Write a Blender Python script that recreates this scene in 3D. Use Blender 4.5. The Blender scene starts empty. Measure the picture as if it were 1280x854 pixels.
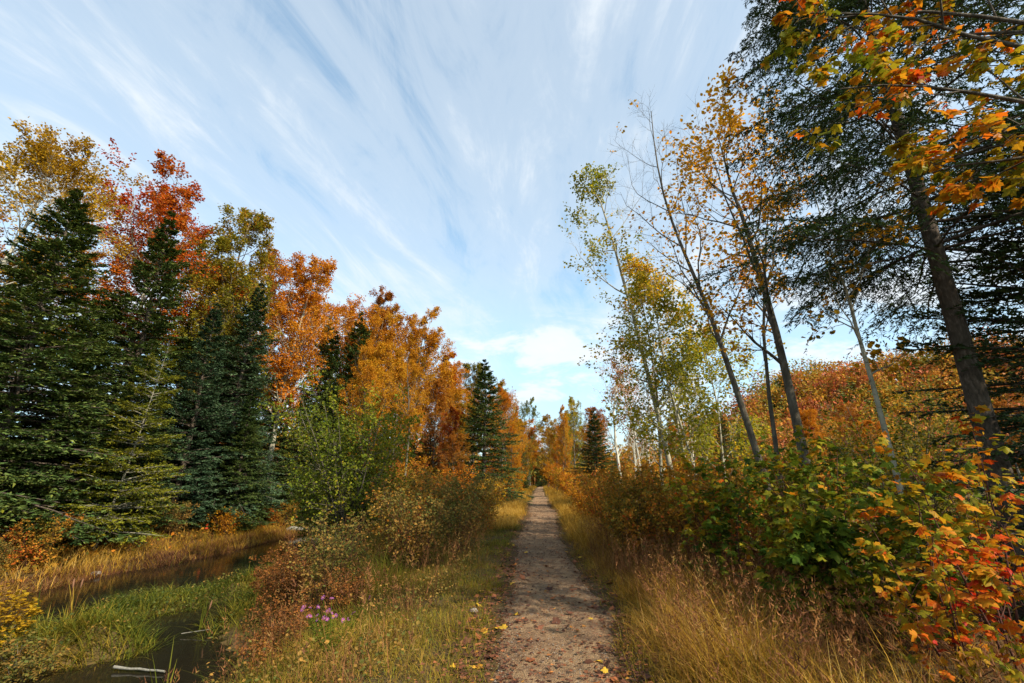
import bpy, math, random
import numpy as np

# ------------------------------------------------------------------ camera, sky, sun, exposure
scene = bpy.context.scene
COL = scene.collection
R = math.radians

cam_d = bpy.data.cameras.new('camera')
cam_d.sensor_width = 36.0
cam_d.lens = 16.0
cam_d.clip_start = 0.05
cam_d.clip_end = 3000
cam = bpy.data.objects.new('camera', cam_d)
cam.location = (-0.12, 0.0, 1.6)
cam.rotation_euler = (R(90 + 17.0), 0, R(3.1))
COL.objects.link(cam)
scene.camera = cam

SUN_EL, SUN_AZ = 37.0, 127.0          # azimuth clockwise from +Y (the way the path runs): the right, a little behind
world = bpy.data.worlds.new('World')
scene.world = world
world.use_nodes = True
scene.view_settings.view_transform = 'Standard'
scene.view_settings.look = 'None'
scene.view_settings.gamma = 1.0
scene.view_settings.use_curve_mapping = False
scene.view_settings.exposure = 1.35
scene.cycles.max_bounces = 6
scene.cycles.diffuse_bounces = 3
scene.cycles.glossy_bounces = 3
scene.cycles.transmission_bounces = 4
scene.cycles.use_denoising = True


def N(nt, kind, **kw):
    n = nt.nodes.new(kind)
    for k, v in kw.items():
        if k.startswith('i_'):
            n.inputs[k[2:].replace('_', ' ')].default_value = v
        else:
            setattr(n, k, v)
    return n


def mth(nt, op, a, b=None, c=None, clamp=False):
    n = nt.nodes.new('ShaderNodeMath')
    n.operation = op
    n.use_clamp = clamp
    for i, v in enumerate((a, b, c)):
        if v is None:
            continue
        if isinstance(v, (int, float)):
            n.inputs[i].default_value = v
        else:
            nt.links.new(v, n.inputs[i])
    return n.outputs[0]


def ramp(nt, fac, stops, interp='LINEAR'):
    n = nt.nodes.new('ShaderNodeValToRGB')
    n.color_ramp.interpolation = interp
    cr = n.color_ramp
    while len(cr.elements) < len(stops):
        cr.elements.new(0.5)
    for e, (p, c) in zip(cr.elements, stops):
        e.position = p
        e.color = (c[0], c[1], c[2], 1) if not isinstance(c, (int, float)) else (c, c, c, 1)
    nt.links.new(fac, n.inputs[0])
    return n.outputs[0]


def mix(nt, fac, a, b, blend='MIX'):
    n = nt.nodes.new('ShaderNodeMix')
    n.data_type = 'RGBA'
    n.blend_type = blend
    for sock, v in ((n.inputs[0], fac), (n.inputs[6], a), (n.inputs[7], b)):
        if isinstance(v, (int, float)):
            sock.default_value = v
        elif isinstance(v, (tuple, list)):
            sock.default_value = (v[0], v[1], v[2], 1)
        else:
            nt.links.new(v, sock)
    return n.outputs[2]


def build_world():
    nt = world.node_tree
    nt.nodes.clear()
    out = nt.nodes.new('ShaderNodeOutputWorld')
    bg = nt.nodes.new('ShaderNodeBackground')
    bg.inputs['Strength'].default_value = 0.1
    sky = nt.nodes.new('ShaderNodeTexSky')
    sky.sky_type = 'NISHITA'
    sky.sun_disc = False
    sky.sun_elevation = R(SUN_EL)
    sky.sun_rotation = R(SUN_AZ)
    sky.altitude = 300
    sky.air_density = 1.0
    sky.dust_density = 1.4
    sky.ozone_density = 2.0
    tc = nt.nodes.new('ShaderNodeTexCoord')
    sep = nt.nodes.new('ShaderNodeSeparateXYZ')
    nt.links.new(tc.outputs['Generated'], sep.inputs[0])
    x, y, z = sep.outputs
    zc = mth(nt, 'ADD', mth(nt, 'MAXIMUM', z, 0.0), 0.10)
    u = mth(nt, 'DIVIDE', x, zc)
    v = mth(nt, 'DIVIDE', y, zc)
    # cirrus: a high sheet combed along the path's direction
    a = R(3)
    uu = mth(nt, 'SUBTRACT', mth(nt, 'MULTIPLY', u, math.cos(a)), mth(nt, 'MULTIPLY', v, math.sin(a)))
    vv = mth(nt, 'ADD', mth(nt, 'MULTIPLY', u, math.sin(a)), mth(nt, 'MULTIPLY', v, math.cos(a)))

    def layer(su, sv, off, scale, detail, rough, dist):
        c = nt.nodes.new('ShaderNodeCombineXYZ')
        nt.links.new(mth(nt, 'MULTIPLY', uu, su), c.inputs[0])
        nt.links.new(mth(nt, 'MULTIPLY', vv, sv), c.inputs[1])
        c.inputs[2].default_value = off
        n = N(nt, 'ShaderNodeTexNoise', i_Scale=scale, i_Detail=detail, i_Roughness=rough, i_Distortion=dist)
        nt.links.new(c.outputs[0], n.inputs['Vector'])
        return n.outputs['Fac']
    streak = layer(1.0, 0.26, 13.4, 2.3, 6, 0.62, 1.2)
    fine = layer(1.0, 0.30, 27.7, 6.0, 8, 0.68, 1.4)
    patch = layer(0.8, 0.6, 5.3, 0.8, 3, 0.5, 0.4)
    s = mth(nt, 'ADD', mth(nt, 'MULTIPLY', streak, 0.52), mth(nt, 'MULTIPLY', fine, 0.24))
    s = mth(nt, 'ADD', s, mth(nt, 'MULTIPLY', patch, 0.42))
    cir = ramp(nt, s, [(0.0, 0.0), (0.43, 0.06), (0.57, 0.42), (0.72, 0.90), (1.0, 0.95)], 'EASE')
    cir = mth(nt, 'MULTIPLY', cir, ramp(nt, z, [(0.0, 0.1), (0.20, 0.28), (0.42, 1.0)]))
    # low cumulus bank
    mp = N(nt, 'ShaderNodeMapping')
    mp.inputs['Scale'].default_value = (1.0, 1.0, 2.6)
    mp.inputs['Location'].default_value = (0.36, 0.1, 0.12)
    nt.links.new(tc.outputs['Generated'], mp.inputs[0])
    n1 = N(nt, 'ShaderNodeTexNoise', i_Scale=5.5, i_Detail=7, i_Roughness=0.6, i_Distortion=0.25)
    nt.links.new(mp.outputs[0], n1.inputs['Vector'])
    cum = ramp(nt, n1.outputs['Fac'], [(0.45, 0.0), (0.58, 0.9), (0.7, 1.0)], 'EASE')
    band = ramp(nt, z, [(0.0, 0.55), (0.10, 0.6), (0.20, 1.0), (0.31, 1.0), (0.37, 0.0)])
    cum = mth(nt, 'MULTIPLY', cum, band)
    haze = ramp(nt, z, [(0.0, 0.66), (0.15, 0.52), (0.45, 0.18), (1.0, 0.10)])
    blue = mix(nt, 1.0, sky.outputs[0], (0.84, 1.14, 1.10), 'MULTIPLY')
    c0 = mix(nt, haze, blue, (3.3, 4.4, 5.1))
    c1 = mix(nt, cir, c0, (3.75, 4.0, 4.2))
    c2 = mix(nt, mth(nt, 'MULTIPLY', cum, 0.85), c1, (4.1, 4.2, 4.3))
    nt.links.new(c2, bg.inputs['Color'])
    nt.links.new(bg.outputs[0], out.inputs['Surface'])


build_world()
sun_d = bpy.data.lights.new('sun', 'SUN')
sun_d.energy = 3.7
sun_d.angle = R(1.0)
sun_d.color = (1.0, 0.88, 0.72)
sun = bpy.data.objects.new('sun', sun_d)
sun.rotation_euler = (R(90 - SUN_EL), 0, R(180 - SUN_AZ))
sun.location = (40, -20, 40)
COL.objects.link(sun)

# ------------------------------------------------------------------ numpy mesh helpers


def nrm(a):
    return a / np.maximum(np.linalg.norm(a, axis=-1, keepdims=True), 1e-9)


class MB:
    """collects vertex/face groups, builds ONE mesh"""

    def __init__(s):
        s.V, s.F, s.T, s.S, s.n = [], [], [], [], 0

    def add(s, v, f, tone=0.5, smooth=False):
        v = np.asarray(v, float).reshape(-1, 3)
        f = np.asarray(f, np.int64)
        if not len(f):
            return s
        s.V.append(v)
        s.F.append(f + s.n)
        s.T.append(np.broadcast_to(np.asarray(tone, float), (len(f),)))
        s.S.append(np.full(len(f), smooth))
        s.n += len(v)
        return s

    def mesh(s, name, mat):
        me = bpy.data.meshes.new(name)
        if s.V:
            V = np.concatenate(s.V)
            lt = np.concatenate([np.full(len(f), f.shape[1]) for f in s.F])
            li = np.concatenate([f.ravel() for f in s.F])
            me.vertices.add(len(V))
            me.vertices.foreach_set('co', V.astype(np.float32).ravel())
            me.loops.add(len(li))
            me.loops.foreach_set('vertex_index', li.astype(np.int32))
            me.polygons.add(len(lt))
            ls = np.concatenate([[0], np.cumsum(lt)[:-1]])
            me.polygons.foreach_set('loop_start', ls.astype(np.int32))
            me.polygons.foreach_set('use_smooth', np.concatenate(s.S))
            at = me.attributes.new('tone', 'FLOAT', 'FACE')
            at.data.foreach_set('value', np.concatenate(s.T).astype(np.float32))
            me.update(calc_edges=True)
        me.materials.append(mat)
        return me


def ob(name, me, parent=None, kind=None, label=None, cat=None, group=None):
    o = bpy.data.objects.new(name, me)
    COL.objects.link(o)
    if parent is not None:
        o.parent = parent
    for k, v in (('kind', kind), ('label', label), ('category', cat), ('group', group)):
        if v:
            o[k] = v
    return o


def thing(name, label, cat, loc=(0, 0, 0), rz=0.0, sc=1.0, group=None):
    o = ob(name, None, None, None, label, cat, group)
    o.empty_display_size = 0.3
    o.location = loc
    o.rotation_euler = (0, 0, rz)
    o.scale = sc if isinstance(sc, (tuple, list)) else (sc, sc, sc)
    return o


def override(o, m):
    s = o.material_slots[0]
    s.link = 'OBJECT'
    s.material = m


def tubes(P, Rd, sides=4, tone=0.5, mb=None):
    """P (N,K,3), Rd (N,K): batch of tapered tubes"""
    mb = mb or MB()
    Nn, K, _ = P.shape
    if Nn == 0:
        return mb
    T = nrm(np.gradient(P, axis=1))
    md = nrm(P[:, -1] - P[:, 0])
    ref = np.where(np.abs(md[:, 2:3]) < 0.85, np.array([[0, 0, 1.0]]), np.array([[1.0, 0, 0]]))[:, None, :]
    A = nrm(np.cross(T, ref))
    B = np.cross(T, A)
    th = np.arange(sides) * 2 * np.pi / sides
    V = P[:, :, None, :] + Rd[:, :, None, None] * (np.cos(th)[None, None, :, None] * A[:, :, None, :] + np.sin(th)[None, None, :, None] * B[:, :, None, :])
    base = np.arange(Nn)[:, None, None] * K * sides + np.arange(K - 1)[None, :, None] * sides
    j = np.arange(sides)[None, None, :]
    j2 = (j + 1) % sides
    F = np.stack([base + j, base + j2, base + sides + j2, base + sides + j], -1).reshape(-1, 4)
    mb.add(V.reshape(-1, 3), F, tone, True)
    return mb


def interp(P, t):
    """P (N,K,3), t (N,n) -> pos (N,n,3), tangent (N,n,3)"""
    K = P.shape[1]
    x = np.clip(t, 0, 0.9999) * (K - 1)
    i = x.astype(int)
    f = (x - i)[..., None]
    r = np.arange(P.shape[0])[:, None]
    a, b = P[r, i], P[r, i + 1]
    return a * (1 - f) + b * f, nrm(b - a)


def kids(g, P, Rd, n, t0, t1, ang, lfun, K=5, up=0.0, wob=0.08, rfac=0.55, planar=False, rmin=0.002, updir=None, tip=0.25):
    """side branches of every polyline; lfun(t, parent length) -> length"""
    Nn = P.shape[0]
    t = t0 + (t1 - t0) * ((np.arange(n)[None, :] + g.random((Nn, n))) / n)
    pos, T = interp(P, t)
    K0 = Rd.shape[1]
    x = np.clip(t, 0, 0.9999) * (K0 - 1)
    i = x.astype(int)
    rp = Rd[np.arange(Nn)[:, None], i] * (1 - (x - i)) + Rd[np.arange(Nn)[:, None], i + 1] * (x - i)
    zz = np.array([0, 0, 1.0])
    A = nrm(np.cross(T, zz + 1e-4) + 1e-6)
    B = np.cross(A, T)
    if planar:
        ph = np.where((np.arange(n)[None, :] + g.integers(0, 2, (Nn, 1))) % 2 == 0, 0.0, np.pi) + g.normal(0, 0.25, (Nn, n))
    else:
        ph = g.random((Nn, 1)) * 6.28 + np.arange(n)[None, :] * 2.399 + g.normal(0, 0.4, (Nn, n))
    an = ang * (1 + g.normal(0, 0.15, (Nn, n)))
    d = np.cos(an)[..., None] * T + np.sin(an)[..., None] * (np.cos(ph)[..., None] * A + np.sin(ph)[..., None] * B)
    pl = np.linalg.norm(np.diff(P, axis=1), axis=2).sum(1)[:, None]
    L = lfun(t, pl) * g.uniform(0.7, 1.2, (Nn, n))
    s = np.linspace(0, 1, K)[None, None, :, None]
    w = np.cumsum(g.normal(0, wob, (Nn, n, K, 3)), axis=2) * s
    w[:, :, 0] = 0
    Q = pos[:, :, None, :] + L[:, :, None, None] * (d[:, :, None, :] * s + w * 0.6)
    Q[..., 2] += (L[:, :, None] * up) * (s[..., 0] ** 2)
    r0 = np.maximum(rp * rfac, rmin)
    RR = r0[:, :, None] * (1 - (1 - tip) * s[..., 0])
    return Q.reshape(-1, K, 3), RR.reshape(-1, K)


def inst(mb, tv, tf, pos, Y, Z, sc, tone=0.5, smooth=False):
    """template (tv,tf) set at pos with length axis Y, normal about Z"""
    M = len(pos)
    if M == 0:
        return
    Y = nrm(Y)
    X = nrm(np.cross(Y, Z) + 1e-7)
    Zz = np.cross(X, Y)
    sc = np.asarray(sc, float)
    if sc.ndim == 1:
        sc = np.stack([sc] * 3, -1)
    tv = np.asarray(tv, float)
    V = pos[:, None, :] + (tv[None, :, 0:1] * sc[:, None, 0:1]) * X[:, None, :] + (tv[None, :, 1:2] * sc[:, None, 1:2]) * Y[:, None, :] + (tv[None, :, 2:3] * sc[:, None, 2:3]) * Zz[:, None, :]
    tone = np.broadcast_to(np.asarray(tone, float), (M,))
    groups = {}
    for f in tf:
        groups.setdefault(len(f), []).append(f)
    first = True
    base = (np.arange(M) * len(tv))[:, None, None]
    for k, fl in groups.items():
        F = (base + np.array(fl)[None]).reshape(-1, k)
        if first:
            mb.add(V.reshape(-1, 3), F, np.repeat(tone, len(fl)), smooth)
            first = False
        else:
            mb.F.append(F + mb.n - M * len(tv))
            mb.T.append(np.repeat(tone, len(fl)))
            mb.S.append(np.full(len(F), smooth))


class VN:
    def __init__(s, seed, n=64):
        s.g = np.random.default_rng(seed).random((n, n))
        s.n = n

    def __call__(s, x, y):
        x = np.asarray(x, float)
        y = np.asarray(y, float)
        xi, yi = np.floor(x).astype(int), np.floor(y).astype(int)
        fx, fy = x - xi, y - yi
        fx, fy = fx * fx * (3 - 2 * fx), fy * fy * (3 - 2 * fy)
        n = s.n
        a = s.g[xi % n, yi % n]
        b = s.g[(xi + 1) % n, yi % n]
        c = s.g[xi % n, (yi + 1) % n]
        d = s.g[(xi + 1) % n, (yi + 1) % n]
        return (a * (1 - fx) + b * fx) * (1 - fy) + (c * (1 - fx) + d * fx) * fy


vn1, vn2, vn3 = VN(1), VN(2), VN(3)


def sstep(a, b, x):
    t = np.clip((x - a) / (b - a), 0, 1)
    return t * t * (3 - 2 * t)


# ------------------------------------------------------------------ materials
def new_mat(name):
    m = bpy.data.materials.new(name)
    m.use_nodes = True
    m.node_tree.nodes.clear()
    return m, m.node_tree


def leaf_mat(name, stops, transl=0.35, rough=0.55, objtone=False, vary=0.28, gloss=0.05):
    m, nt = new_mat(name)
    out = nt.nodes.new('ShaderNodeOutputMaterial')
    if objtone:
        oi = nt.nodes.new('ShaderNodeObjectInfo')
        sp = nt.nodes.new('ShaderNodeSeparateColor')
        nt.links.new(oi.outputs['Color'], sp.inputs[0])
        fac = sp.outputs[0]
        geo = nt.nodes.new('ShaderNodeTexCoord')
        n = N(nt, 'ShaderNodeTexNoise', i_Scale=3.0, i_Detail=4.0)
        nt.links.new(geo.outputs['Object'], n.inputs['Vector'])
        fac = mth(nt, 'ADD', fac, mth(nt, 'MULTIPLY', mth(nt, 'SUBTRACT', n.outputs['Fac'], 0.5), 0.45), clamp=True)
        rnd = oi.outputs['Random']
    else:
        at = nt.nodes.new('ShaderNodeAttribute')
        at.attribute_name = 'tone'
        oi = nt.nodes.new('ShaderNodeObjectInfo')
        fac = mth(nt, 'ADD', at.outputs['Fac'], mth(nt, 'MULTIPLY', mth(nt, 'SUBTRACT', oi.outputs['Random'], 0.5), 0.12), clamp=True)
        rnd = mth(nt, 'FRACT', mth(nt, 'MULTIPLY', at.outputs['Fac'], 57.31))
    col = ramp(nt, fac, stops)
    k = mth(nt, 'ADD', mth(nt, 'MULTIPLY', rnd, 2 * vary), 1 - vary)
    vm = nt.nodes.new('ShaderNodeVectorMath')
    vm.operation = 'SCALE'
    nt.links.new(col, vm.inputs[0])
    nt.links.new(k, vm.inputs['Scale'])
    p = N(nt, 'ShaderNodeBsdfPrincipled', i_Roughness=rough)
    p.inputs['Specular IOR Level'].default_value = gloss
    nt.links.new(vm.outputs[0], p.inputs['Base Color'])
    tr = nt.nodes.new('ShaderNodeBsdfTranslucent')
    sat = mix(nt, 1.0, vm.outputs[0], (1.35, 1.15, 0.7), 'MULTIPLY')
    nt.links.new(sat, tr.inputs['Color'])
    ms = nt.nodes.new('ShaderNodeMixShader')
    ms.inputs[0].default_value = transl
    nt.links.new(p.outputs[0], ms.inputs[1])
    nt.links.new(tr.outputs[0], ms.inputs[2])
    nt.links.new(ms.outputs[0], out.inputs['Surface'])
    return m


def bark_mat(name, c0, c1, c2, scale=(14, 14, 3), lent=None, bump=0.5):
    m, nt = new_mat(name)
    out = nt.nodes.new('ShaderNodeOutputMaterial')
    tc = nt.nodes.new('ShaderNodeTexCoord')
    mp = nt.nodes.new('ShaderNodeMapping')
    mp.inputs['Scale'].default_value = scale
    nt.links.new(tc.outputs['Object'], mp.inputs[0])
    n = N(nt, 'ShaderNodeTexNoise', i_Scale=1.0, i_Detail=8.0, i_Roughness=0.65, i_Distortion=0.4)
    nt.links.new(mp.outputs[0], n.inputs['Vector'])
    n2 = N(nt, 'ShaderNodeTexNoise', i_Scale=1.7, i_Detail=4.0)
    nt.links.new(tc.outputs['Object'], n2.inputs['Vector'])
    col = ramp(nt, n.outputs['Fac'], [(0.3, c0), (0.52, c1), (0.72, c2)])
    col = mix(nt, mth(nt, 'MULTIPLY', n2.outputs['Fac'], 0.55), col, (c1[0] * 0.6, c1[1] * 0.75, c1[2] * 0.55))
    if lent:
        mp2 = nt.nodes.new('ShaderNodeMapping')
        mp2.inputs['Scale'].default_value = (3, 3, 22)
        nt.links.new(tc.outputs['Object'], mp2.inputs[0])
        n3 = N(nt, 'ShaderNodeTexNoise', i_Scale=1.0, i_Detail=5.0, i_Roughness=0.7)
        nt.links.new(mp2.outputs[0], n3.inputs['Vector'])
        col = mix(nt, ramp(nt, n3.outputs['Fac'], [(0.58, 0.0), (0.66, 0.9)]), col, lent)
    p = N(nt, 'ShaderNodeBsdfPrincipled', i_Roughness=0.9)
    p.inputs['Specular IOR Level'].default_value = 0.15
    nt.links.new(col, p.inputs['Base Color'])
    b = N(nt, 'ShaderNodeBump', i_Strength=bump, i_Distance=0.02)
    nt.links.new(n.outputs['Fac'], b.inputs['Height'])
    nt.links.new(b.outputs[0], p.inputs['Normal'])
    nt.links.new(p.outputs[0], out.inputs['Surface'])
    return m


M = {}
M['bark'] = bark_mat('bark_grey', (0.035, 0.028, 0.022), (0.11, 0.09, 0.07), (0.22, 0.19, 0.15))
M['bark_dark'] = bark_mat('bark_dark', (0.018, 0.015, 0.013), (0.075, 0.060, 0.046), (0.20, 0.165, 0.125), (20, 20, 5), None, 0.9)
M['bark_spruce'] = bark_mat('bark_spruce', (0.022, 0.017, 0.014), (0.085, 0.063, 0.049), (0.20, 0.155, 0.125), (24, 24, 9), None, 1.0)
M['bark_birch'] = bark_mat('bark_birch', (0.30, 0.27, 0.23), (0.48, 0.44, 0.38), (0.62, 0.58, 0.52), (6, 6, 3), (0.05, 0.04, 0.035), 0.2)
M['bark_aspen'] = bark_mat('bark_aspen', (0.17, 0.15, 0.115), (0.33, 0.295, 0.23), (0.48, 0.44, 0.355), (9, 9, 4), (0.05, 0.045, 0.035), 0.3)
M['bark_fir'] = bark_mat('bark_fir', (0.10, 0.088, 0.068), (0.20, 0.178, 0.14), (0.32, 0.29, 0.235), (12, 12, 4), None, 0.4)
M['stem_red'] = bark_mat('stem_red', (0.035, 0.015, 0.012), (0.09, 0.035, 0.026), (0.15, 0.07, 0.05), (30, 30, 10))
M['wood_pale'] = bark_mat('weathered_wood', (0.10, 0.09, 0.075), (0.21, 0.19, 0.165), (0.32, 0.295, 0.26), (30, 4, 30))

M['orange'] = leaf_mat('leaf_orange', [(0.0, (0.22, 0.052, 0.007)), (0.3, (0.39, 0.120, 0.009)), (0.65, (0.46, 0.180, 0.011)), (1.0, (0.41, 0.23, 0.016))])
M['red'] = leaf_mat('leaf_red', [(0.0, (0.20, 0.018, 0.008)), (0.35, (0.33, 0.050, 0.008)), (0.7, (0.38, 0.105, 0.009)), (1.0, (0.32, 0.15, 0.014))])
M['amber'] = leaf_mat('leaf_amber', [(0.0, (0.25, 0.080, 0.007)), (0.4, (0.42, 0.178, 0.011)), (0.75, (0.45, 0.245, 0.014)), (1.0, (0.27, 0.205, 0.018))])
M['yellow'] = leaf_mat('leaf_yellow', [(0.0, (0.14, 0.085, 0.007)), (0.4, (0.29, 0.16, 0.009)), (0.75, (0.36, 0.22, 0.012)), (1.0, (0.20, 0.16, 0.014))])
M['olive'] = leaf_mat('leaf_olive', [(0.0, (0.06, 0.070, 0.009)), (0.4, (0.14, 0.130, 0.012)), (0.75, (0.27, 0.18, 0.013)), (1.0, (0.36, 0.14, 0.010))])
M['redbrown'] = leaf_mat('leaf_redbrown', [(0.0, (0.12, 0.035, 0.010)), (0.4, (0.26, 0.085, 0.012)), (0.75, (0.34, 0.14, 0.015)), (1.0, (0.20, 0.145, 0.02))])
M['green'] = leaf_mat('leaf_green', [(0.0, (0.050, 0.080, 0.009)), (0.4, (0.115, 0.145, 0.013)), (0.75, (0.20, 0.195, 0.016)), (1.0, (0.30, 0.22, 0.018))])
M['palegreen'] = leaf_mat('leaf_palegreen', [(0.0, (0.07, 0.09, 0.03)), (0.5, (0.15, 0.17, 0.05)), (1.0, (0.30, 0.25, 0.06))])
M['aspen'] = leaf_mat('leaf_aspen', [(0.0, (0.11, 0.15, 0.016)), (0.45, (0.25, 0.245, 0.022)), (0.75, (0.46, 0.33, 0.022)), (1.0, (0.50, 0.26, 0.018))], 0.55)
M['gold'] = leaf_mat('leaf_gold', [(0.0, (0.20, 0.15, 0.018)), (0.3, (0.46, 0.23, 0.016)), (0.7, (0.54, 0.31, 0.020)), (1.0, (0.52, 0.19, 0.012))], 0.62)
M['shrub'] = leaf_mat('leaf_shrub', [(0.0, (0.075, 0.08, 0.014)), (0.3, (0.19, 0.13, 0.018)), (0.55, (0.32, 0.165, 0.022)), (0.85, (0.40, 0.14, 0.018)), (1.0, (0.40, 0.05, 0.018))])
M['weed'] = leaf_mat('leaf_weed', [(0.0, (0.055, 0.08, 0.022)), (0.35, (0.115, 0.115, 0.026)), (0.7, (0.22, 0.125, 0.03)), (1.0, (0.33, 0.18, 0.04))])
M['maple'] = leaf_mat('leaf_maple', [(0.0, (0.038, 0.080, 0.010)), (0.35, (0.11, 0.150, 0.013)), (0.55, (0.27, 0.215, 0.015)), (0.72, (0.43, 0.165, 0.011)), (0.88, (0.44, 0.062, 0.010)), (1.0, (0.33, 0.02, 0.010))], 0.4, 0.45)
M['mapleO'] = leaf_mat('leaf_maple_single', [(0.0, (0.038, 0.080, 0.010)), (0.35, (0.11, 0.150, 0.013)), (0.55, (0.27, 0.215, 0.015)), (0.72, (0.43, 0.165, 0.011)), (0.88, (0.44, 0.062, 0.010)), (1.0, (0.33, 0.02, 0.010))], 0.4, 0.45, objtone=True, vary=0.2)
M['litter'] = leaf_mat('leaf_litter', [(0.0, (0.045, 0.022, 0.016)), (0.4, (0.13, 0.055, 0.03)), (0.7, (0.25, 0.09, 0.035)), (1.0, (0.42, 0.20, 0.03))], 0.1, 0.7)
M['litterO'] = leaf_mat('leaf_litter_single', [(0.0, (0.05, 0.024, 0.018)), (0.35, (0.16, 0.065, 0.035)), (0.6, (0.30, 0.10, 0.035)), (0.85, (0.46, 0.24, 0.02)), (1.0, (0.42, 0.30, 0.04))], 0.1, 0.7, objtone=True)
M['needle'] = leaf_mat('needle_dark', [(0.0, (0.024, 0.050, 0.016)), (0.5, (0.060, 0.098, 0.026)), (1.0, (0.150, 0.170, 0.034))], 0.12, 0.5)
M['needle_deep'] = leaf_mat('needle_deep', [(0.0, (0.022, 0.046, 0.018)), (0.5, (0.045, 0.078, 0.028)), (1.0, (0.088, 0.118, 0.036))], 0.12, 0.5)
M['rustleaf'] = leaf_mat('leaf_rust', [(0.0, (0.06, 0.045, 0.014)), (0.4, (0.15, 0.062, 0.018)), (0.75, (0.24, 0.085, 0.02)), (1.0, (0.28, 0.15, 0.03))])
M['needle_blue'] = leaf_mat('needle_blue', [(0.0, (0.024, 0.052, 0.026)), (0.5, (0.052, 0.094, 0.046)), (1.0, (0.105, 0.150, 0.066))], 0.12, 0.5)
M['needle_lime'] = leaf_mat('needle_lime', [(0.0, (0.060, 0.085, 0.010)), (0.5, (0.15, 0.16, 0.014)), (1.0, (0.26, 0.22, 0.018))], 0.25, 0.5)
M['grass_gold'] = leaf_mat('grass_gold', [(0.0, (0.085, 0.080, 0.010)), (0.35, (0.23, 0.135, 0.015)), (0.7, (0.36, 0.205, 0.028)), (1.0, (0.42, 0.29, 0.085))], 0.35, 0.6)
M['grass_green'] = leaf_mat('grass_green', [(0.0, (0.045, 0.070, 0.010)), (0.4, (0.125, 0.130, 0.015)), (0.75, (0.25, 0.175, 0.020)), (1.0, (0.33, 0.20, 0.04))], 0.35, 0.6)
M['grass_rust'] = leaf_mat('grass_rust', [(0.0, (0.05, 0.024, 0.016)), (0.4, (0.13, 0.055, 0.026)), (0.75, (0.22, 0.10, 0.035)), (1.0, (0.28, 0.18, 0.06))], 0.25, 0.7)
M['hill'] = leaf_mat('leaf_hill', [(0.0, (0.07, 0.085, 0.022)), (0.22, (0.16, 0.15, 0.030)), (0.40, (0.36, 0.22, 0.024)), (0.56, (0.40, 0.16, 0.020)), (0.70, (0.30, 0.125, 0.045)), (0.84, (0.36, 0.075, 0.030)), (1.0, (0.22, 0.15, 0.085))], 0.25)
M['petal'] = leaf_mat('aster_petal', [(0.0, (0.20, 0.045, 0.20)), (1.0, (0.40, 0.14, 0.36))], 0.3)
M['petal_mid'] = leaf_mat('aster_disc', [(0.0, (0.40, 0.22, 0.03)), (1.0, (0.45, 0.28, 0.05))], 0.0)
M['seedhead'] = leaf_mat('cattail_head', [(0.0, (0.10, 0.045, 0.025)), (1.0, (0.22, 0.12, 0.07))], 0.0, 0.9)


def ground_mat():
    m, nt = new_mat('forest_soil')
    out = nt.nodes.new('ShaderNodeOutputMaterial')
    tc = nt.nodes.new('ShaderNodeTexCoord')
    n = N(nt, 'ShaderNodeTexNoise', i_Scale=1.3, i_Detail=9.0, i_Roughness=0.7)
    n2 = N(nt, 'ShaderNodeTexNoise', i_Scale=22.0, i_Detail=6.0, i_Roughness=0.7)
    for k in (n, n2):
        nt.links.new(tc.outputs['Object'], k.inputs['Vector'])
    a = ramp(nt, n.outputs['Fac'], [(0.3, (0.035, 0.03, 0.014)), (0.5, (0.085, 0.062, 0.022)), (0.7, (0.15, 0.095, 0.03))])
    b = ramp(nt, n2.outputs['Fac'], [(0.3, (0.028, 0.022, 0.013)), (0.6, (0.12, 0.075, 0.03)), (0.75, (0.20, 0.12, 0.045))])
    p = N(nt, 'ShaderNodeBsdfPrincipled', i_Roughness=0.95)
    p.inputs['Specular IOR Level'].default_value = 0.1
    nt.links.new(mix(nt, 0.5, a, b), p.inputs['Base Color'])
    bp = N(nt, 'ShaderNodeBump', i_Strength=0.8, i_Distance=0.05)
    nt.links.new(n2.outputs['Fac'], bp.inputs['Height'])
    nt.links.new(bp.outputs[0], p.inputs['Normal'])
    nt.links.new(p.outputs[0], out.inputs['Surface'])
    return m


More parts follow.
